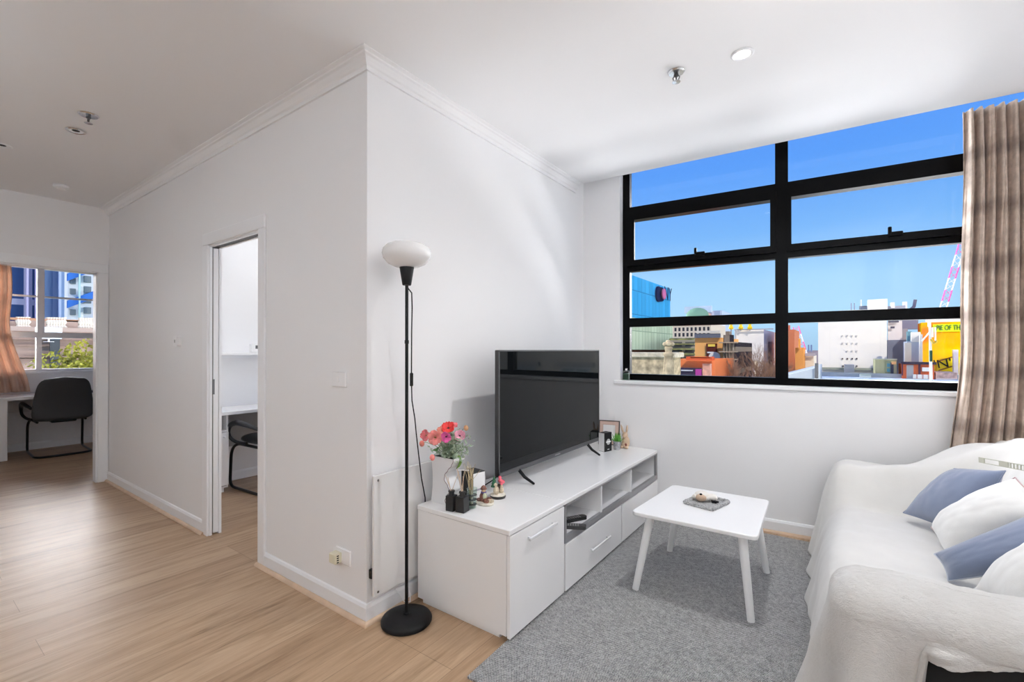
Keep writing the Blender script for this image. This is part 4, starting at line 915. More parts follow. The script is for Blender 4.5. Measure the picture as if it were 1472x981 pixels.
part('collar', MB().lathe([(7*e, 33*e), (7.5*e, 36*e), (4.5*e, 39*e), (5.5*e, 45*e), (4*e, 47*e)], c, 20), STONE, t, 40)
mb = MB()
for a in range(5): mb.ball(c+Vector((5*e*math.cos(a*1.256), 5*e*math.sin(a*1.256), 50*e)), 3.6*e, 3.6*e, 3.2*e, 10, 8)
mb.ball(c+Vector((0, 0, 53*e)), 4*e, 4*e, 3.2*e); part('carved_top', mb, STONE, t, 'all')
# far office
t, b = building('office_block', 'distant cream office block with rows of dark windows', 962, 1022, 466, 150, 22, facade_mat('cream office grid', (.62, .53, .40), (.03, .03, .04), 1.25, 1.75, .24))
part('roof_slab', MB().box(b[0], b[1], b[2]-.5, b[3], b[5], b[5]+1), plain('white slab', (.7, .68, .66)), t)
t, b = building('rooftop_tower', 'salmon and green topped tower rising behind the cream office', 987, 1012, 449, 175, 12, plain('salmon cladding', (.62, .38, .28)))
part('green_dome', MB().ball(((b[0]+b[1])/2+1, b[2]-1, b[5]-1.5), 4, 2, 3, 20, 10), plain('copper green', (.2, .35, .24)), t, 'all'); part('glass_cap', fbox(986, 1024, 441, 450, 176, 2), plain('pale grey glass', (.5, .58, .66)), t)
t, b = building('tower_block', 'slim blue-grey tower beside the salmon roof', 1012, 1038, 447, 190, 20, facade_mat('bluegrey panels', (.42, .50, .60), (.25, .33, .45), 3, 4, .15))
part('red_sign', fbox(1015, 1021, 443, 449, 189, 1), plain('red roof sign', (.75, .08, .05)), t)
t, b = building('balcony_block', 'terraced block with green planted balconies behind the finial', 963, 1003, 486, 72, 12, facade_mat('balcony bands', (.35, .32, .26), (.10, .10, .10), 2.6, 1.2, .2))
for v in (487, 494, 501, 508):
    o = part('balcony_planting', fbox(964, 1000, v, v+2.2, 71, .8), mat('planting', (.22, .22, .08), .9, noise=.6, nscale=1.5), t)
part('yellow_band', fbox(968, 1000, 506, 511, 71.2, .4), facade_mat('yellow arcade', (.75, .58, .22), (.1, .1, .1), 2.2, 1.3, .25), t)
# orange building with poster and ornate tower
ORG_ = plain('orange render', (.80, .40, .13))
t, b = building('orange_building', 'orange rendered building with a dark poster and grey parapet', 999, 1039, 486, 50, 9, ORG_)
part('parapet', fbox(1000, 1036, 480, 486, 49.8, .5), plain('slate parapet', (.12, .13, .16)), t); part('roof_slab', fbox(1002, 1036, 476, 479, 49.6, .5), plain('pale slab', (.6, .55, .46)), t)
pp = part('poster', fbox(1015.5, 1031, 494, 513, 49.7, .1), plain('dark red poster', (.10, .02, .015)), t)
part('poster_detail', fbox(1018, 1028, 495, 498.5, 49.55, .1), plain('yellow print', (.85, .6, .1)), pp); part('poster_detail', fbox(1017, 1026, 506, 508, 49.55, .1), plain('white print lines', (.7, .7, .68)), pp)
part('arch_sign', MB().cyl(aty(1027, 514, 49.5), aty(1027, 514, 49.2), .36*8/5.2, n=20), plain('pale disc', (.72, .66, .6)), t)
TW = facade_mat('grey ornate stone', (.22, .18, .14), (.03, .025, .03), .9, 2.2, .28)
t, b = building('ornate_tower', 'dark ornate stone facade with balconies joined to the orange building', 1039, 1058, 492, 48, 10, TW)
part('gable', fbox(1043, 1055, 482, 492, 47.8, 1), TW, t); part('gable', fbox(1046, 1051, 477, 483, 47.8, 1), TW, t)
for v in (492, 505, 516): part('cornice', fbox(1036, 1061, v, v+1.6, 47.5, .9), plain('stone cornice', (.34, .28, .2)), t)
for u in (1041, 1045, 1049.5, 1054): part('column', fbox(u, u+1.2, 493, 540, 47.5, .4), plain('stone column', (.30, .25, .19)), t)
t, b = building('corner_shop', 'low red and orange shop with a dark sign band', 968, 1027, 517, 38, 8, plain('vermilion render', (.72, .20, .07)))
part('awning', fbox(990, 1027, 513, 518, 37.5, .8), plain('red awning', (.62, .10, .04)), t); part('awning_slats', fbox(994, 1022, 514, 515.2, 37, .3), plain('pale louvres', (.75, .6, .4)), t)
part('sign_band', fbox(976, 1010, 529, 541, 37.5, .3), plain('dark sign', (.05, .04, .07)), t); part('sign_patch', fbox(1001, 1009, 531, 540, 37.3, .3), plain('magenta patch', (.38, .05, .25)), t); part('sign_stripe', fbox(980, 996, 532, 533.6, 37.1, .2), plain('grey script', (.5, .5, .52)), t)
part('speckled_wall', fbox(1011, 1023, 523, 541, 37.6, .3), mat('speckled pink mural', (.72, .36, .26), .8, noise=.4, nscale=2), t)
# white block
t, b = building('white_block', 'plain white block with a grey louvred side behind the ornate tower', 1056, 1098, 474.5, 85, 14, plain('white render', (.82, .75, .68), .02))
z0, z1 = GZ, b[5]; xs = b[1]; x2 = aty(1113, 478, 99).x
part('grey_side', MB().add([(xs, 85, z0), (x2, 99, z0), (x2, 99, z1), (xs, 85, z1), (xs-.5, 99, z0), (xs-.5, 99, z1)], [(0, 1, 2, 3), (1, 4, 5, 2), (3, 2, 5), (0, 4, 1)]), facade_mat('grey louvred side', (.30, .28, .34), (.20, .20, .27), 30, 3.2, .12, axis='YZ'), t)
part('corner_strip', fbox(1057, 1058.5, 475, 520, 84.7, .3), plain('grey line', (.5, .48, .5)), t)
part('roof_edge', fbox(1056, 1112, 473, 474.6, 84.5, .3), plain('grey roof edge', (.4, .4, .45)), t)
for u in (1051, 1065, 1078):
    p = aty(u, 474, 84); s_ = 84/FPX*1.4
    q = thing('roof_lantern', {1051: 'yellow roof ornament above the ornate tower', 1065: 'yellow roof ornament on the left of the white block', 1078: 'yellow roof ornament towards the middle of the white block'}[u], 'roof ornament', tuple(p), 'yellow roof ornaments')
    part('post', MB().cyl(p-Vector((0, 0, .2 if u > 1052 else 1.2)), p+Vector((0, 0, .6)), .12), plain('grey post', (.3, .3, .3)), q)
    part('cap', MB().lathe([(.0001, -.1), (2.0*s_, .15), (2.2*s_, .35), (1.3*s_, .55), (1.2*s_, 1.0), (.0001, 1.3)], p, 16), plain('yellow paint', (.90, .62, .03)), q, 40)
t, b = building('white_villa', 'small white villa with a row of dark windows below the white block', 1050, 1076, 521, 62, 8, plain('cream render', (.80, .68, .48), .03))
for u in (1055, 1062, 1069.5): part('window', fbox(u, u+2.6, 527, 532, 61.8, .15), plain('dark window', (.08, .07, .08)), t)
part('cornice', fbox(1049, 1085, 519.5, 521.5, 61.5, .6), plain('white cornice', (.85, .76, .62)), t); part('side_wing', fbox(1076, 1085, 521, 560, 62.5, .5), plain('violet grey wall', (.42, .36, .38)), t)  # side wing in a plain violet grey
t, b = building('terrace_house', 'narrow orange and cream terrace seen by the window mullion', 1113.5, 1122, 478, 88, 8, facade_mat('orange terrace', (.66, .30, .14), (.8, .72, .5), 3.2, 7, .3))
# bare brown trees
TWIG = plain('bare brown twigs', (.26, .15, .10), .3, 3)
def bare_tree(u, v, w, Y, label, seed, group='bare trees in the street'):
    r_ = random.Random(seed); p = aty(u, v, Y); e = (_F.dot(p-CAMLOC))/FPX; mb = MB(); base = Vector((p.x, p.y, GZ)); top = p.z
    def br(a, d, L_, r0, lv):
        b = a+d*L_; mb.tube([a, (a+b)/2+Vector((r_.gauss(0, .03), r_.gauss(0, .03), 0))*L_, b], [r0, r0*.8, r0*.6], 4, cap=False)
        if lv == 0: return
        for _ in range(4 if lv > 1 else 5): br(a.lerp(b, r_.uniform(.5, 1)), (d+Vector((r_.gauss(0, .45), r_.gauss(0, .45), r_.uniform(-.05, .5)))).normalized(), L_*r_.uniform(.5, .72), r0*.5, lv-1)
    hh = top-GZ; t = thing('bare_tree', label, 'tree', tuple(base), group)
    part('trunk', MB().cyl(base, base+Vector((0, 0, hh*.45)), .28, .2, 10), TWIG, t)
    for k_ in range(5): br(base+Vector((0, 0, hh*(.4+.05*k_))), Vector((r_.gauss(0, w*e/hh*.9), r_.gauss(0, .25), 1)).normalized(), hh*.24, .13, 4)
    o = part('branches', mb, TWIG, t); o['kind'] = 'stuff'
bare_tree(1088, 520, 10, 52, 'bare brown tree in front of the white block', 1); bare_tree(1103, 518, 9, 50, 'bare brown tree left of the window mullion', 2); bare_tree(1050, 530, 9, 42, 'bare brown tree at the foot of the ornate tower', 4); bare_tree(1113, 521, 6, 56, 'bare brown tree closest to the window mullion', 5)

# right pane
RFM = plain('pale grey roofing', (.82, .86, .82), .06, .3)
zr = -1.0
t = thing('roof_deck', 'pale grey flat roof with a parapet running across the foot of the right panes', 'roof', (8, 25, GZ), None)
xa = aty(1172, 545, 22).x
part('deck', MB().box(-.5, 40, 20, 54, zr-.5, zr), RFM, t); part('parapet', MB().box(-.5, 40, 19.8, 20.1, zr-.2, zr+.12), plain('green tinted parapet', (.42, .50, .40)), t)
part('gutter', MB().box(0, 34, 48, 48.3, zr, zr+.35), plain('grey gutter', (.4, .42, .42)), t)
t = thing('gable_roof', 'light grey metal roof sloping beside the street', 'roof', (-3, 40, GZ)); 
a = aty(1136, 545, 34); b = aty(1174, 529, 34); c_ = aty(1174, 548, 34)
part('roof_sheet', MB().add([(a.x-1, 34, a.z), (b.x, 34, b.z), (b.x, 34, GZ), (a.x-1, 34, GZ), (a.x-1, 44, a.z), (b.x, 44, b.z), (b.x, 44, GZ), (a.x-1, 44, GZ)], [(0, 3, 2, 1), (4, 5, 6, 7), (0, 1, 5, 4), (1, 2, 6, 5), (0, 4, 7, 3)]), mat('pale zinc', (.46, .50, .52), .9, spec=0), t)
part('flue', MB().cyl((b.x, 33.8, GZ+8), (b.x, 33.8, b.z+.3), .1), plain('dark pipe', (.12, .12, .12)), t)
CREAM = plain('cream painted brick', (.86, .80, .70), .025)
t, b = building('cream_building', 'big blank cream building with small dark windows behind the flat roof', 1176, 1275, 457, 54.5, 18, CREAM)
zz0 = b[5]; zz1 = aty(1225, 446, 54.5).z
part('upper_storey', MB().box(aty(1206, 450, 54.5).x, b[1], 54.5, 70, b[5]-.01, zz1), CREAM, t)
part('penthouse', fbox(1247, 1274.5, 432, 447, 56, 1.2), plain('white penthouse', (.88, .86, .80)), t)
for (v, us) in ((516, (1211, 1218, 1225, 1231.5)), (505, (1225, 1231.5, 1218)), (494, (1211, 1218, 1225, 1231.5)), (483, (1211, 1218, 1225, 1231.5)), (526.5, (1212, 1231.5))):
    for u in us: part('window', fbox(u-1.1, u+1.1, v-1, v+1, 54.45, .08), plain('small dark window', (.10, .08, .07) if v > 510 else (.62, .57, .5)), t)
part('base_band', fbox(1176, 1275, 529, 532, 54.4, .3), plain('green grey plinth', (.32, .33, .25)), t)
for u, v0, h in ((1223, 436, 10), (1227.5, 436, 10)): part('chimney', fbox(u, u+1.6, v0, v0+h, 58, .3), plain('steel flue', (.25, .28, .38)), t)
part('roof_plant', fbox(1275, 1300, 441, 452, 57, 1), plain('grey roof plant', (.35, .36, .42)), t); part('roof_plant', fbox(1280, 1285, 436, 444, 56.5, 1), plain('white unit', (.75, .73, .76)), t); part('roof_plant', fbox(1235, 1247, 441, 448, 57, 1), plain('dark unit', (.18, .2, .24)), t)
part('antenna', MB().tube([aty(1300, 449, 58), aty(1308, 446, 58), aty(1314, 441, 58), aty(1316, 431, 58)], .14, 6), plain('dark aerial', (.12, .12, .18)), t); part('antenna', MB().cyl(aty(1301, 448, 58), aty(1301, 434, 58), .18), plain('white aerial', (.7, .7, .72)), t); part('antenna', MB().cyl(aty(1238, 448, 58), aty(1238, 431, 58), .06), plain('white aerial', (.7, .7, .72)), t)
t, b = building('grey_warehouse', 'blue-grey stepped warehouse beside the cream building', 1275.5, 1304, 489, 56, 16, plain('blue grey wall', (.17, .19, .26)))
part('white_storey', fbox(1276, 1296, 462, 490, 57.5, .6), plain('pale storey', (.72, .70, .72)), t); part('dark_storey', fbox(1293, 1319, 460, 474, 60, .6), plain('slate storey', (.20, .20, .28)), t)
part('window_row', fbox(1280, 1286, 469.5, 472.5, 56.6, .1), plain('dark glazing', (.1, .1, .14)), t); part('window_row', fbox(1277, 1292, 461, 464, 56.6, .1), plain('dark glazing', (.1, .1, .14)), t); part('side_wall', fbox(1294, 1304, 473, 500, 58.5, .6), plain('mid grey wall', (.30, .30, .34)), t)
t, b = building('silo_tower', 'beige and blue-grey twin tower in front of the orange mural', 1304, 1326, 491, 50, 2.9, plain('blue grey cladding', (.42, .47, .56)))
part('beige_bay', fbox(1300, 1309, 493, 545, 49.6, .5), plain('beige bay', (.58, .54, .46)), t); part('upper_block', fbox(1309, 1322, 478, 492, 50.5, .6), plain('light beige block', (.68, .66, .60)), t); part('teal_glass', fbox(1303, 1309.5, 477, 491, 51.5, .6), plain('teal glass', (.16, .30, .34)), t); part('white_edge', fbox(1321, 1325, 481, 545, 49.7, .5), plain('pale edge', (.7, .68, .62)), t)
# mural wall
def mural():
    m = mat('orange mural', (.9, .45, .03), .9, spec=0); q = NT(m); tc = q.n('TexCoord'); mp = q.n('Mapping'); mp.inputs['Scale'].default_value = (.10, 1, .22); q.l(tc.outputs['Object'], mp.inputs['Vector'])
    n = q.n('TexNoise', Scale=1.1, Detail=2, Distortion=1.5); q.l(mp.outputs['Vector'], n.inputs['Vector'])
    q.l(q.ramp(n.outputs['Fac'], [(.3, (.80, .13, .03)), (.42, (.93, .36, .01)), (.55, (.95, .50, .0)), (.7, (.93, .66, .01))]), q.b.inputs['Base Color']); return m
t, b = building('mural_building', 'building side painted with a big orange and yellow lettered mural', 1325, 1400, 463, 53, 2.6, mural())
YG = plain('lime yellow band', (.70, .80, .02), .02)
part('painted_band', fbox(1341, 1400, 466, 477, 52.9, .05), YG, t)
part('roof_storey', fbox(1330, 1400, 458, 463.5, 54, .5), plain('white roof storey', (.8, .78, .78)), t)
p0 = aty(1363.5, 471.5, 52.8)
text('PIE OF THE', 'mural_lettering', .62, plain('green lettering', (.05, .16, .06)), t, ((aty(1347, 471.5, 52.8).x+aty(1378.5, 471.5, 52.8).x)/2+.12, 52.80, p0.z), (R(90), 0, 0), sx=.56)
p1 = aty(1355, 523.5, 52.8)
part('lower_yellow', MB().add([aty(1347, 521, 52.75), aty(1347, 548, 52.75), aty(1392, 548, 52.75), aty(1392, 510, 52.75), aty(1347, 521, 52.9), aty(1347, 548, 52.9), aty(1392, 548, 52.9), aty(1392, 510, 52.9)], [(0, 1, 2, 3), (7, 6, 5, 4), (0, 4, 5, 1), (1, 5, 6, 2), (2, 6, 7, 3), (3, 7, 4, 0)]), plain('yellow base', (.92, .72, .02), .03), t)
text("'N'", 'mural_lettering', 1.05, plain('black lettering', (.02, .02, .02)), t, (p1.x, 52.70, p1.z), (R(90), R(-10), 0))
for v0 in (516.5, 530): part('mural_line', MB().cyl(aty(1349, v0+3, 52.68), aty(1372, v0-4, 52.68), .05, n=6), plain('dark line', (.25, .10, .03)), t)
part('drain_pipe', fbox(1369, 1376, 503, 548, 52, .5), plain('pale pink pier', (.80, .72, .70)), t)
# phone mast
t = thing('phone_mast', 'slim white phone mast with aerials in front of the mural', 'mast', (aty(1337, 530, 40).x, 40, zr))
part('pole', MB().cyl(Vector((aty(1338.5, 530, 40).x, 40, zr)), aty(1336.5, 458, 40), .085, .06), plain('white steel', (.75, .75, .72)), t)
for u, v0, v1 in ((1340.5, 471, 485), (1344.3, 471, 490), (1334.5, 462, 470)): part('aerial_panel', fbox(u-.9, u+.9, v0, v1, 39.8, .2), plain('white aerial', (.8, .8, .76)), t)
part('brace', MB().cyl(aty(1325, 491, 40), aty(1336, 478, 40), .045), plain('white steel', (.75, .75, .72)), t); part('cable_coil', MB().tube([aty(1338, 488, 39.8), aty(1342, 494, 39.8), aty(1346, 492, 39.8), aty(1345, 488, 39.8)], .07, 6), plain('ochre coil', (.55, .38, .06)), t)
part('black_box', fbox(1336, 1339.5, 504, 520, 39.8, .3), plain('dark green box', (.03, .08, .05)), t)
# roof sheds
def shed(name, label, u0, u1, vt, vb, m):
    k_ = ray((u0+u1)/2, vb); tt_ = (zr-CAMLOC.z)/k_.z; Y = CAMLOC.y+k_.y*tt_
    x0, x1, y0, y1, z0, z1 = pbox(u0, u1, vt, vb, Y, 3.0); t = thing(name, label, 'roof structure', ((x0+x1)/2, y0, zr), 'sheds and machines on the flat roof'); part('walls', MB().box(x0, x1, y0, y1, zr, z1), m, t); return t, Y
t, Y = shed('roof_shed', 'sage green roof shed with blue louvres', 1258, 1289, 517, 543, plain('sage render', (.50, .48, .28)))
part('louvre', fbox(1272, 1279.5, 520, 541, Y, .08), facade_mat('teal louvres', (.3, .32, .18), (.10, .26, .30), 1, .42, .15), t); part('door', fbox(1280, 1284.5, 522, 542, Y, .05), plain('dark door', (.09, .09, .11)), t); part('sign', fbox(1281.5, 1288, 520, 524, Y, .1), plain('orange panel', (.8, .45, .2)), t); part('roof_slab', fbox(1257, 1289.5, 516, 517.5, Y, .2), plain('pale slab', (.6, .6, .42)), t)
t, Y = shed('roof_shed', 'vermilion roof shed with a dark flat roof and air conditioner', 1297, 1343, 524, 545, plain('vermilion cladding', (.74, .17, .07)))
part('roof_slab', fbox(1295, 1345, 520.5, 524, Y, .4), plain('charcoal roof', (.05, .04, .06)), t); part('door', fbox(1303, 1313, 525, 545, Y, .06), plain('grey shutter', (.42, .40, .40)), t); part('air_conditioner', fbox(1325, 1335, 528.5, 534, Y, .3), plain('white unit', (.8, .78, .72)), t); part('pillar', fbox(1320, 1323, 524, 540, Y, .1), plain('dark pillar', (.12, .05, .08)), t); part('pillar', fbox(1296, 1298, 524, 540, Y, .1), plain('dark pillar', (.12, .05, .08)), t)
t, Y = shed('chimney_stack', 'red brick stack at the end of the vermilion shed', 1344, 1351.5, 518, 541, mat('red brick', (.5, .13, .09), .8, noise=.3, nscale=2)); part('cap', fbox(1343.5, 1352, 517, 519, Y, .1), plain('terracotta cap', (.5, .2, .15)), t)
t, Y = shed('roof_machine', 'grey cooling unit on legs in front of the cream building', 1213.5, 1228, 525, 540, plain('warm grey unit', (.50, .46, .42))); part('grille', fbox(1215, 1227, 537, 542, Y, .2), plain('dark grille', (.12, .11, .1)), t)
t, Y = shed('roof_machine', 'low brown duct by the foot of the cream building', 1178, 1202, 532.5, 536, plain('olive duct', (.30, .27, .18))); part('vent_cap', fbox(1193, 1202, 531.5, 533, Y, .1), plain('grey cap', (.4, .4, .36)), t)
t, Y = shed('roof_machine', 'long white duct beside the sage shed', 1236, 1252, 539, 543.5, plain('white duct', (.72, .75, .70))); part('duct_lid', fbox(1236, 1252, 538, 539.5, Y, .1), plain('green grey lid', (.45, .5, .42)), t)
t, Y = shed('roof_tank', 'white barrier beside the vermilion shed door', 1313, 1340, 539, 545.6, facade_mat('white barrier', (.55, .35, .3), (.78, .74, .68), .35, 1.5, .15)); part('base_rail', fbox(1313, 1340, 544.8, 545.8, Y, .1), plain('pale rail', (.6, .6, .55)), t)
t, Y = shed('roof_hedge', 'pinkish planter at the right end of the flat roof', 1345, 1376, 536, 546, mat('pink grey foliage', (.58, .40, .34), .9, noise=.5, nscale=3)); part('planter_rim', fbox(1345, 1376, 544, 546.2, Y, .1), plain('pale rim', (.7, .62, .58)), t)
# street slot
t, b = building('terrace_row', 'red-brick and cream terrace at the left of the right lower pane', 1128, 1142, 474, 95, 12, facade_mat('red terrace', (.55, .20, .10), (.75, .65, .45), 3, 5, .3)); part('chimney', fbox(1134, 1136, 468, 476, 94, 1), plain('red chimney', (.6, .15, .08)), t)
t, b = building('terrace_row', 'orange terrace house beyond the red-brick one', 1143, 1155, 500, 85, 4.5, facade_mat('orange house', (.72, .30, .08), (.22, .24, .30), 3, 4, .3)); part('tall_gable', fbox(1148, 1151, 487, 502, 84.6, .6), plain('orange gable', (.85, .35, .08)), t)
t, b = building('cream_house', 'cream stacked house at the end of the street', 1157, 1170, 512, 90, 10, facade_mat('cream house', (.72, .62, .48), (.25, .2, .2), 3, 3, .3)); part('roof_band', fbox(1156, 1172, 508, 512, 89.5, .6), plain('grey roof', (.4, .38, .42)), t)
t, b = building('hill_block', 'brown hazy block behind the street end', 1160, 1180, 504, 160, 12, plain('hazy brown', (.36, .30, .32))); part('flue', fbox(1161.5, 1163.5, 496, 506, 158, 1), plain('blue flue', (.22, .27, .42)), t); part('flue', fbox(1165.5, 1167.5, 496, 506, 158, 1), plain('blue flue', (.22, .27, .42)), t)
def crane(name, label, p, q, w, bands, Y):
    t = thing(name, label, 'crane', tuple(aty(*p, Y)), 'tower cranes over the city'); a = aty(*p, Y); b = aty(*q, Y); L_ = (b-a).length; d_ = (b-a).normalized(); s_ = d_.cross(Vector((0, 1, 0))).normalized(); f_ = d_.cross(s_)
    for k_ in range(bands):
        mb = MB(); s0 = L_*k_/bands; s1 = L_*(k_+1)/bands; c_ = [s_*w+f_*w, s_*w-f_*w, -s_*w-f_*w, -s_*w+f_*w]; r_ = w*.13
        for x in c_: mb.cyl(a+d_*s0+x, a+d_*s1+x, r_, n=5)
        n_ = max(2, int((s1-s0)/(w*2)))
        for i in range(n_):
            u0_, u1_ = s0+(s1-s0)*i/n_, s0+(s1-s0)*(i+1)/n_
            for j in range(4): mb.cyl(a+d_*u0_+c_[j], a+d_*u1_+c_[(j+1) % 4], r_*.7, n=4)
        part('boom_section', mb, plain('crane '+('pink' if k_ % 2 else 'white'), (.85, .16, .42) if k_ % 2 else (.85, .82, .88)), t)
    return t
crane('tower_crane', 'pink and white lattice crane boom rising at the right of the window', (1354, 450), (1384, 350), .48, 6, 120)
crane('tower_crane', 'small pink and white crane over the street terraces', (1158, 515), (1144, 470), .5, 4, 110)
# building on the right beyond the curtain, mirrored in the television
def cream_apartments():
    t = thing('cream_apartments', 'cream rendered apartment front with pale windows, mirrored in the television', 'building', (27, 24, GZ)); y = 26
    part('walls', MB().box(9.5, 45, y, y+8, GZ, 14), plain('warm cream render', (.80, .72, .58), .03), t)
    for x in (12, 16.2, 20.4, 24.6, 28.8):
        for z in (-1.0, 3.4):
            f = part('window', MB().box(x, x+2.2, y-.1, y, z-.9, z+1.2), plain('white frame', (.85, .85, .82)), t); part('pane', MB().box(x+.15, x+1.0, y-.13, y-.1, z-.75, z+1.05).box(x+1.2, x+2.05, y-.13, y-.1, z-.75, z+1.05), mat('grey pane', (.35, .40, .40), .2), f)
            part('lintel', MB().box(x-.3, x+2.5, y-.3, y, z+1.2, z+1.5), plain('grey lintel', (.55, .52, .46)), t)
    return t
cream_apartments()
# ------------------------------------------------------------------ outside the bedroom window (towards -x)
def xbox(u0, u1, vt, X, depth, vb=None):
    a = atx(u0, vt, X); b = atx(u1, vt, X); m_ = atx((u0+u1)/2, vt, X); zb = GZ if vb is None else atx((u0+u1)/2, vb, X).z
    return MB().box(X-depth, X, a.y, b.y, zb, m_.z)
DARKT = facade_mat('navy glass tower', (.34, .36, .48), (.03, .06, .15), 3.2, 6.2, .16, axis='YZ', rough=.3)
t = thing('glass_tower', 'dark blue glass tower behind the left panes of the bedroom window', 'building', tuple(atx(40, 540, -110)), 'towers beyond the bedroom window')
part('walls', xbox(-30, 64, 300, -110, 20), DARKT, t); part('mullion_bay', xbox(38, 41, 300, -109, 1.5), plain('lilac fin', (.42, .40, .58)), t); part('mullion_bay', xbox(51, 54, 300, -109, 1.5), plain('lilac fin', (.42, .40, .58)), t)
t = thing('glass_tower', 'hazy blue-grey glass tower in the middle of the bedroom window', 'building', tuple(atx(80, 540, -125)), 'towers beyond the bedroom window')
part('walls', xbox(64, 97, 300, -125, 20), facade_mat('steel blue glass', (.30, .38, .50), (.17, .25, .38), 4.5, 11, .10, axis='YZ', rough=.3), t); part('glass_bay', xbox(84, 88, 320, -124, 1), plain('pale blue bay', (.45, .55, .68)), t)
t = thing('apartment_tower', 'white apartment tower with blue bands behind the right panes of the bedroom window', 'building', tuple(atx(120, 540, -70)), 'towers beyond the bedroom window')
part('walls', xbox(97, 200, 300, -70, 1.5), plain('white tower render', (.86, .88, .86), .03), t)
for i, v in enumerate(range(340, 470, 15)):
    part('window', xbox(101, 109, v, -69.7, .5, v+8), plain('grey green window', (.20, .24, .25)), t); part('window', xbox(121, 131, v-3, -69.7, .5, v+6), plain('grey green window', (.20, .24, .25)), t)
for u0, v0, u1, v1 in ((97, 404, 135, 390), (97, 443, 135, 429), (97, 372, 135, 358)):
    a, b = atx(u0, v0, -69.5), atx(u1, v1, -69.5); h = Vector((0, 0, .85)); part('blue_band', MB().add([a, b, b+h, a+h, a-Vector((.4, 0, 0)), b-Vector((.4, 0, 0)), b+h-Vector((.4, 0, 0)), a+h-Vector((.4, 0, 0))], [(0, 1, 2, 3), (7, 6, 5, 4), (0, 4, 5, 1), (3, 2, 6, 7)]), plain('bright blue band', (.06, .20, .60)), t)
part('slim_fin', xbox(113.5, 115.5, 300, -69.3, .4), plain('aqua fin', (.5, .72, .70)), t)
BS = mat('pinkish brown stone', (.36, .25, .20), .85, noise=.2, nscale=2)
t = thing('stone_hall', 'brown stone building with a balustrade across the bedroom window view', 'building', tuple(atx(80, 560, -24)), None)
part('walls', xbox(-20, 180, 476, -24, 8), BS, t); part('parapet_rail', xbox(-20, 180, 459, -24, .4, 462), plain('rust coping', (.45, .24, .14)), t); part('balustrade_base', xbox(-20, 180, 471, -23.9, .6, 477), plain('stone band', (.42, .32, .27)), t)
for u0, u1 in ((-20, 23), (42, 66), (94, 112)): part('pier', xbox(u0, u1, 461, -24, .6, 473), BS, t)
for u0, u1 in ((24, 42), (67, 94), (113, 150)):
    k_ = int((u1-u0)/3.6)
    for i in range(k_):
        p = atx(u0+(u1-u0)*(i+.5)/k_, 472.5, -24.05); part('baluster', MB().lathe([(.09, 0), (.11, .06), (.05, .14), (.10, .26), (.045, .38), (.07, .45)], p, 10), plain('pale baluster', (.70, .62, .52)), t)
for v in (488, 497, 513, 516): part('string_course', xbox(-20, 180, v, -23.85, .2, v+.9), plain('stone course', (.30, .21, .17)), t)
a = atx(78, 500, -23.9); wb = MB(); k_ = 20; rr = abs(atx(85, 500, -23.9).y-a.y)
poly = [(a.y+rr*math.cos(PI*i/k_), a.z+.4+rr*math.sin(PI*i/k_)) for i in range(k_+1)] + [(a.y-rr, a.z-.9), (a.y+rr, a.z-.9)]
part('arched_window', wb.prism(poly, 0, .15, lambda v: Vector((-23.9+v.z, v.x, v.y))), mat('dark arched glass', (.05, .055, .06), .3), t)
t = thing('garden_tree', 'yellow-green leafy tree at the lower right of the bedroom window', 'tree', tuple(atx(125, 560, -16))); lf = MB(); r_ = random.Random(11); c = atx(128, 525, -16)
for i in range(5200):
    a = r_.uniform(0, 2*PI); ph = math.acos(r_.uniform(-1, 1)); q = r_.random()**.4; kq = 1+.25*math.sin(5*a+3*ph)
    p = c + Vector((1.0*q*kq*math.sin(ph)*math.cos(a), 1.15*q*kq*math.sin(ph)*math.sin(a)+.25*(math.cos(ph)*q), 1.0*q*kq*math.cos(ph)-.35)); d_ = Vector((r_.gauss(0, 1), r_.gauss(0, 1), r_.gauss(0, 1))).normalized(); s_ = d_.orthogonal().normalized()*.035
    lf.add([p-d_*.06, p+s_, p+d_*.06, p-s_], [(0, 1, 2, 3)])
LM = mat('yellow green leaves', (.38, .36, .04), .7, noise=.7, nscale=1.6)
o = part('crown', lf, LM, t); o['kind'] = 'stuff'; part('trunk', MB().cyl((c.x, c.y, GZ), (c.x, c.y, c.z), .22, .12), TWIG, t)

# ------------------------------------------------------------------ light
w = bpy.data.worlds.new('sky'); S.world = w; w.use_nodes = True; nt = w.node_tree; nt.nodes.clear()
tc = nt.nodes.new('ShaderNodeTexCoord'); sp = nt.nodes.new('ShaderNodeSeparateXYZ'); rp = nt.nodes.new('ShaderNodeValToRGB'); bg = nt.nodes.new('ShaderNodeBackground'); ou = nt.nodes.new('ShaderNodeOutputWorld')
cr = rp.color_ramp
SKY = [(.0, (.40, .64, .88)), (.05, (.46, .76, 1.03)), (.13, (.40, .71, 1.03)), (.22, (.205, .50, 1.0)), (.34, (.115, .365, 1.0)), (.48, (.07, .28, .93)), (1, (.05, .2, .75))]
while len(cr.elements) < len(SKY): cr.elements.new(.5)
for e, (p, c) in zip(cr.elements, SKY): e.position = p; e.color = (*c, 1)
nt.links.new(tc.outputs['Generated'], sp.inputs[0]); nt.links.new(sp.outputs['Z'], rp.inputs['Fac']); nt.links.new(rp.outputs['Color'], bg.inputs['Color']); nt.links.new(bg.outputs[0], ou.inputs[0])
bg.inputs['Strength'].default_value = .925
def sun(name, direction, strength, angle, col=(1, 1, 1)):
    L = bpy.data.lights.new(name, 'SUN'); L.energy = strength; L.angle = R(angle); L.color = col
    o = bpy.data.objects.new(name, L); COL.objects.link(o); o.rotation_euler = Vector(direction).to_track_quat('-Z', 'Y').to_euler(); return o
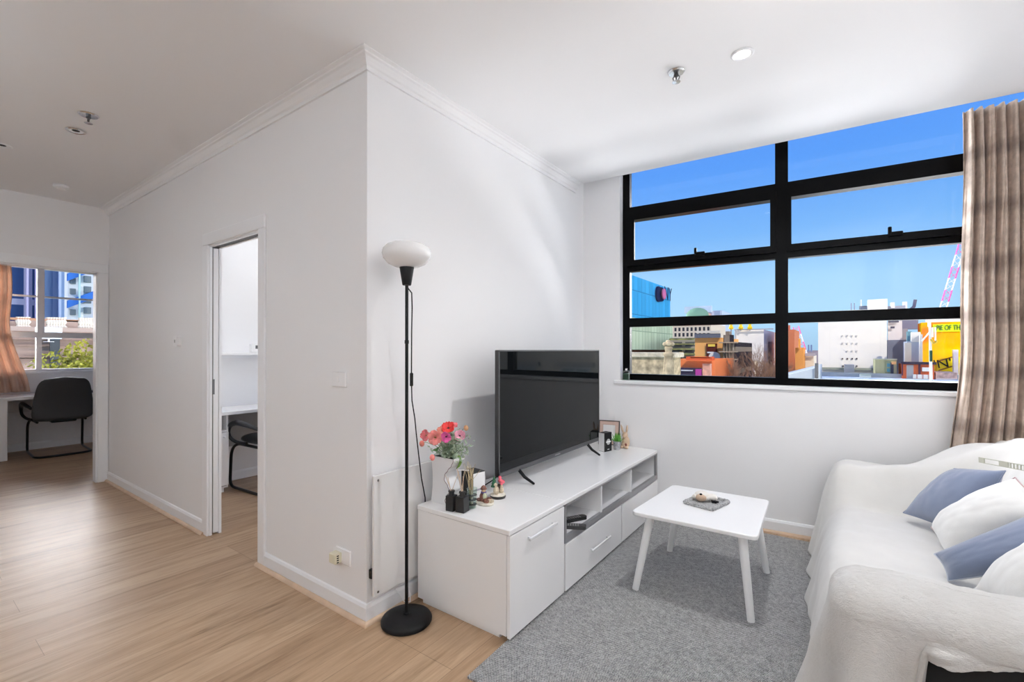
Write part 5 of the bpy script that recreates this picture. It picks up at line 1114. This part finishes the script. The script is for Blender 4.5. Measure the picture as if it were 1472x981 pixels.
sun('sun', (-.45, .75, -.55), 2.4, .6, (1, .94, .84))            # low winter sun behind the building, on the city fronts
COOL = (.99, .99, 1)
sun('north_sky_light', (-.45, -1, .2), 15, 60, COOL)              # broad bright daylight on the window side
sun('north_ground_light', (-.30, -1, .62), 1.2, 80, COOL)           # daylight bounced up from the streets
sun('west_sky_light', (1, -.45, .03), 25.0, 72, COOL)              # broad bright daylight on the bedroom side
def uplighter(x, y, power, label, tint=(.86, .94, 1)):                                  # uplights added out of view to brighten the room
    t = thing('fill_uplight', label, 'floor lamp', (x, y, 0))
    part('lamp_base', MB().lathe([(.0001, 0), (.12, 0), (.124, .016), (.10, .034), (.016, .043), (.0001, .05)], (x, y, 0), 40), BLACK, t, 40)
    part('pole', MB().cyl((x, y, .04), (x, y, 1.68), .0085, n=14), BLACK, t, 40)
    part('bowl_shade', MB().lathe([(.01, 1.66), (.05, 1.68), (.10, 1.72), (.115, 1.76), (.11, 1.76), (.09, 1.73), (.04, 1.70), (.0001, 1.69)], (x, y, 0), 40), BLACK, t, 40)
    L = bpy.data.lights.new('fill_uplight_spot', 'SPOT'); L.energy = power; L.spot_size = R(150); L.spot_blend = 1; L.shadow_soft_size = .09; L.color = tint
    o = bpy.data.objects.new('fill_uplight_spot', L); COL.objects.link(o); o.location = (0, 0, 1.80); o.rotation_euler = (PI, 0, 0); o.parent = t
uplighter(2.6, -2.9, 215, 'added black uplight in the kitchen corner behind the viewpoint, brightening the room')
uplighter(-1.3, -2.9, 160, 'added black uplight by the kitchen wall, unseen, brightening the hall side')
uplighter(2.75, -.35, 105, 'added black uplight out of view beside the sofa, brightening the living room', (1, .985, .97))

# ------------------------------------------------------------------ render look
S.view_settings.view_transform = 'Standard'; S.view_settings.look = 'None'; S.view_settings.gamma = 1; S.view_settings.use_curve_mapping = False
S.view_settings.exposure = 0.12
S.render.engine = 'CYCLES'
cy = S.cycles
cy.use_denoising = True
try: cy.denoiser = 'OPENIMAGEDENOISE'
except Exception: pass
cy.max_bounces = 14; cy.diffuse_bounces = 8; cy.glossy_bounces = 5; cy.transparent_max_bounces = 16; cy.transmission_bounces = 6
cy.sample_clamp_indirect = 6; cy.caustics_reflective = False; cy.caustics_refractive = False
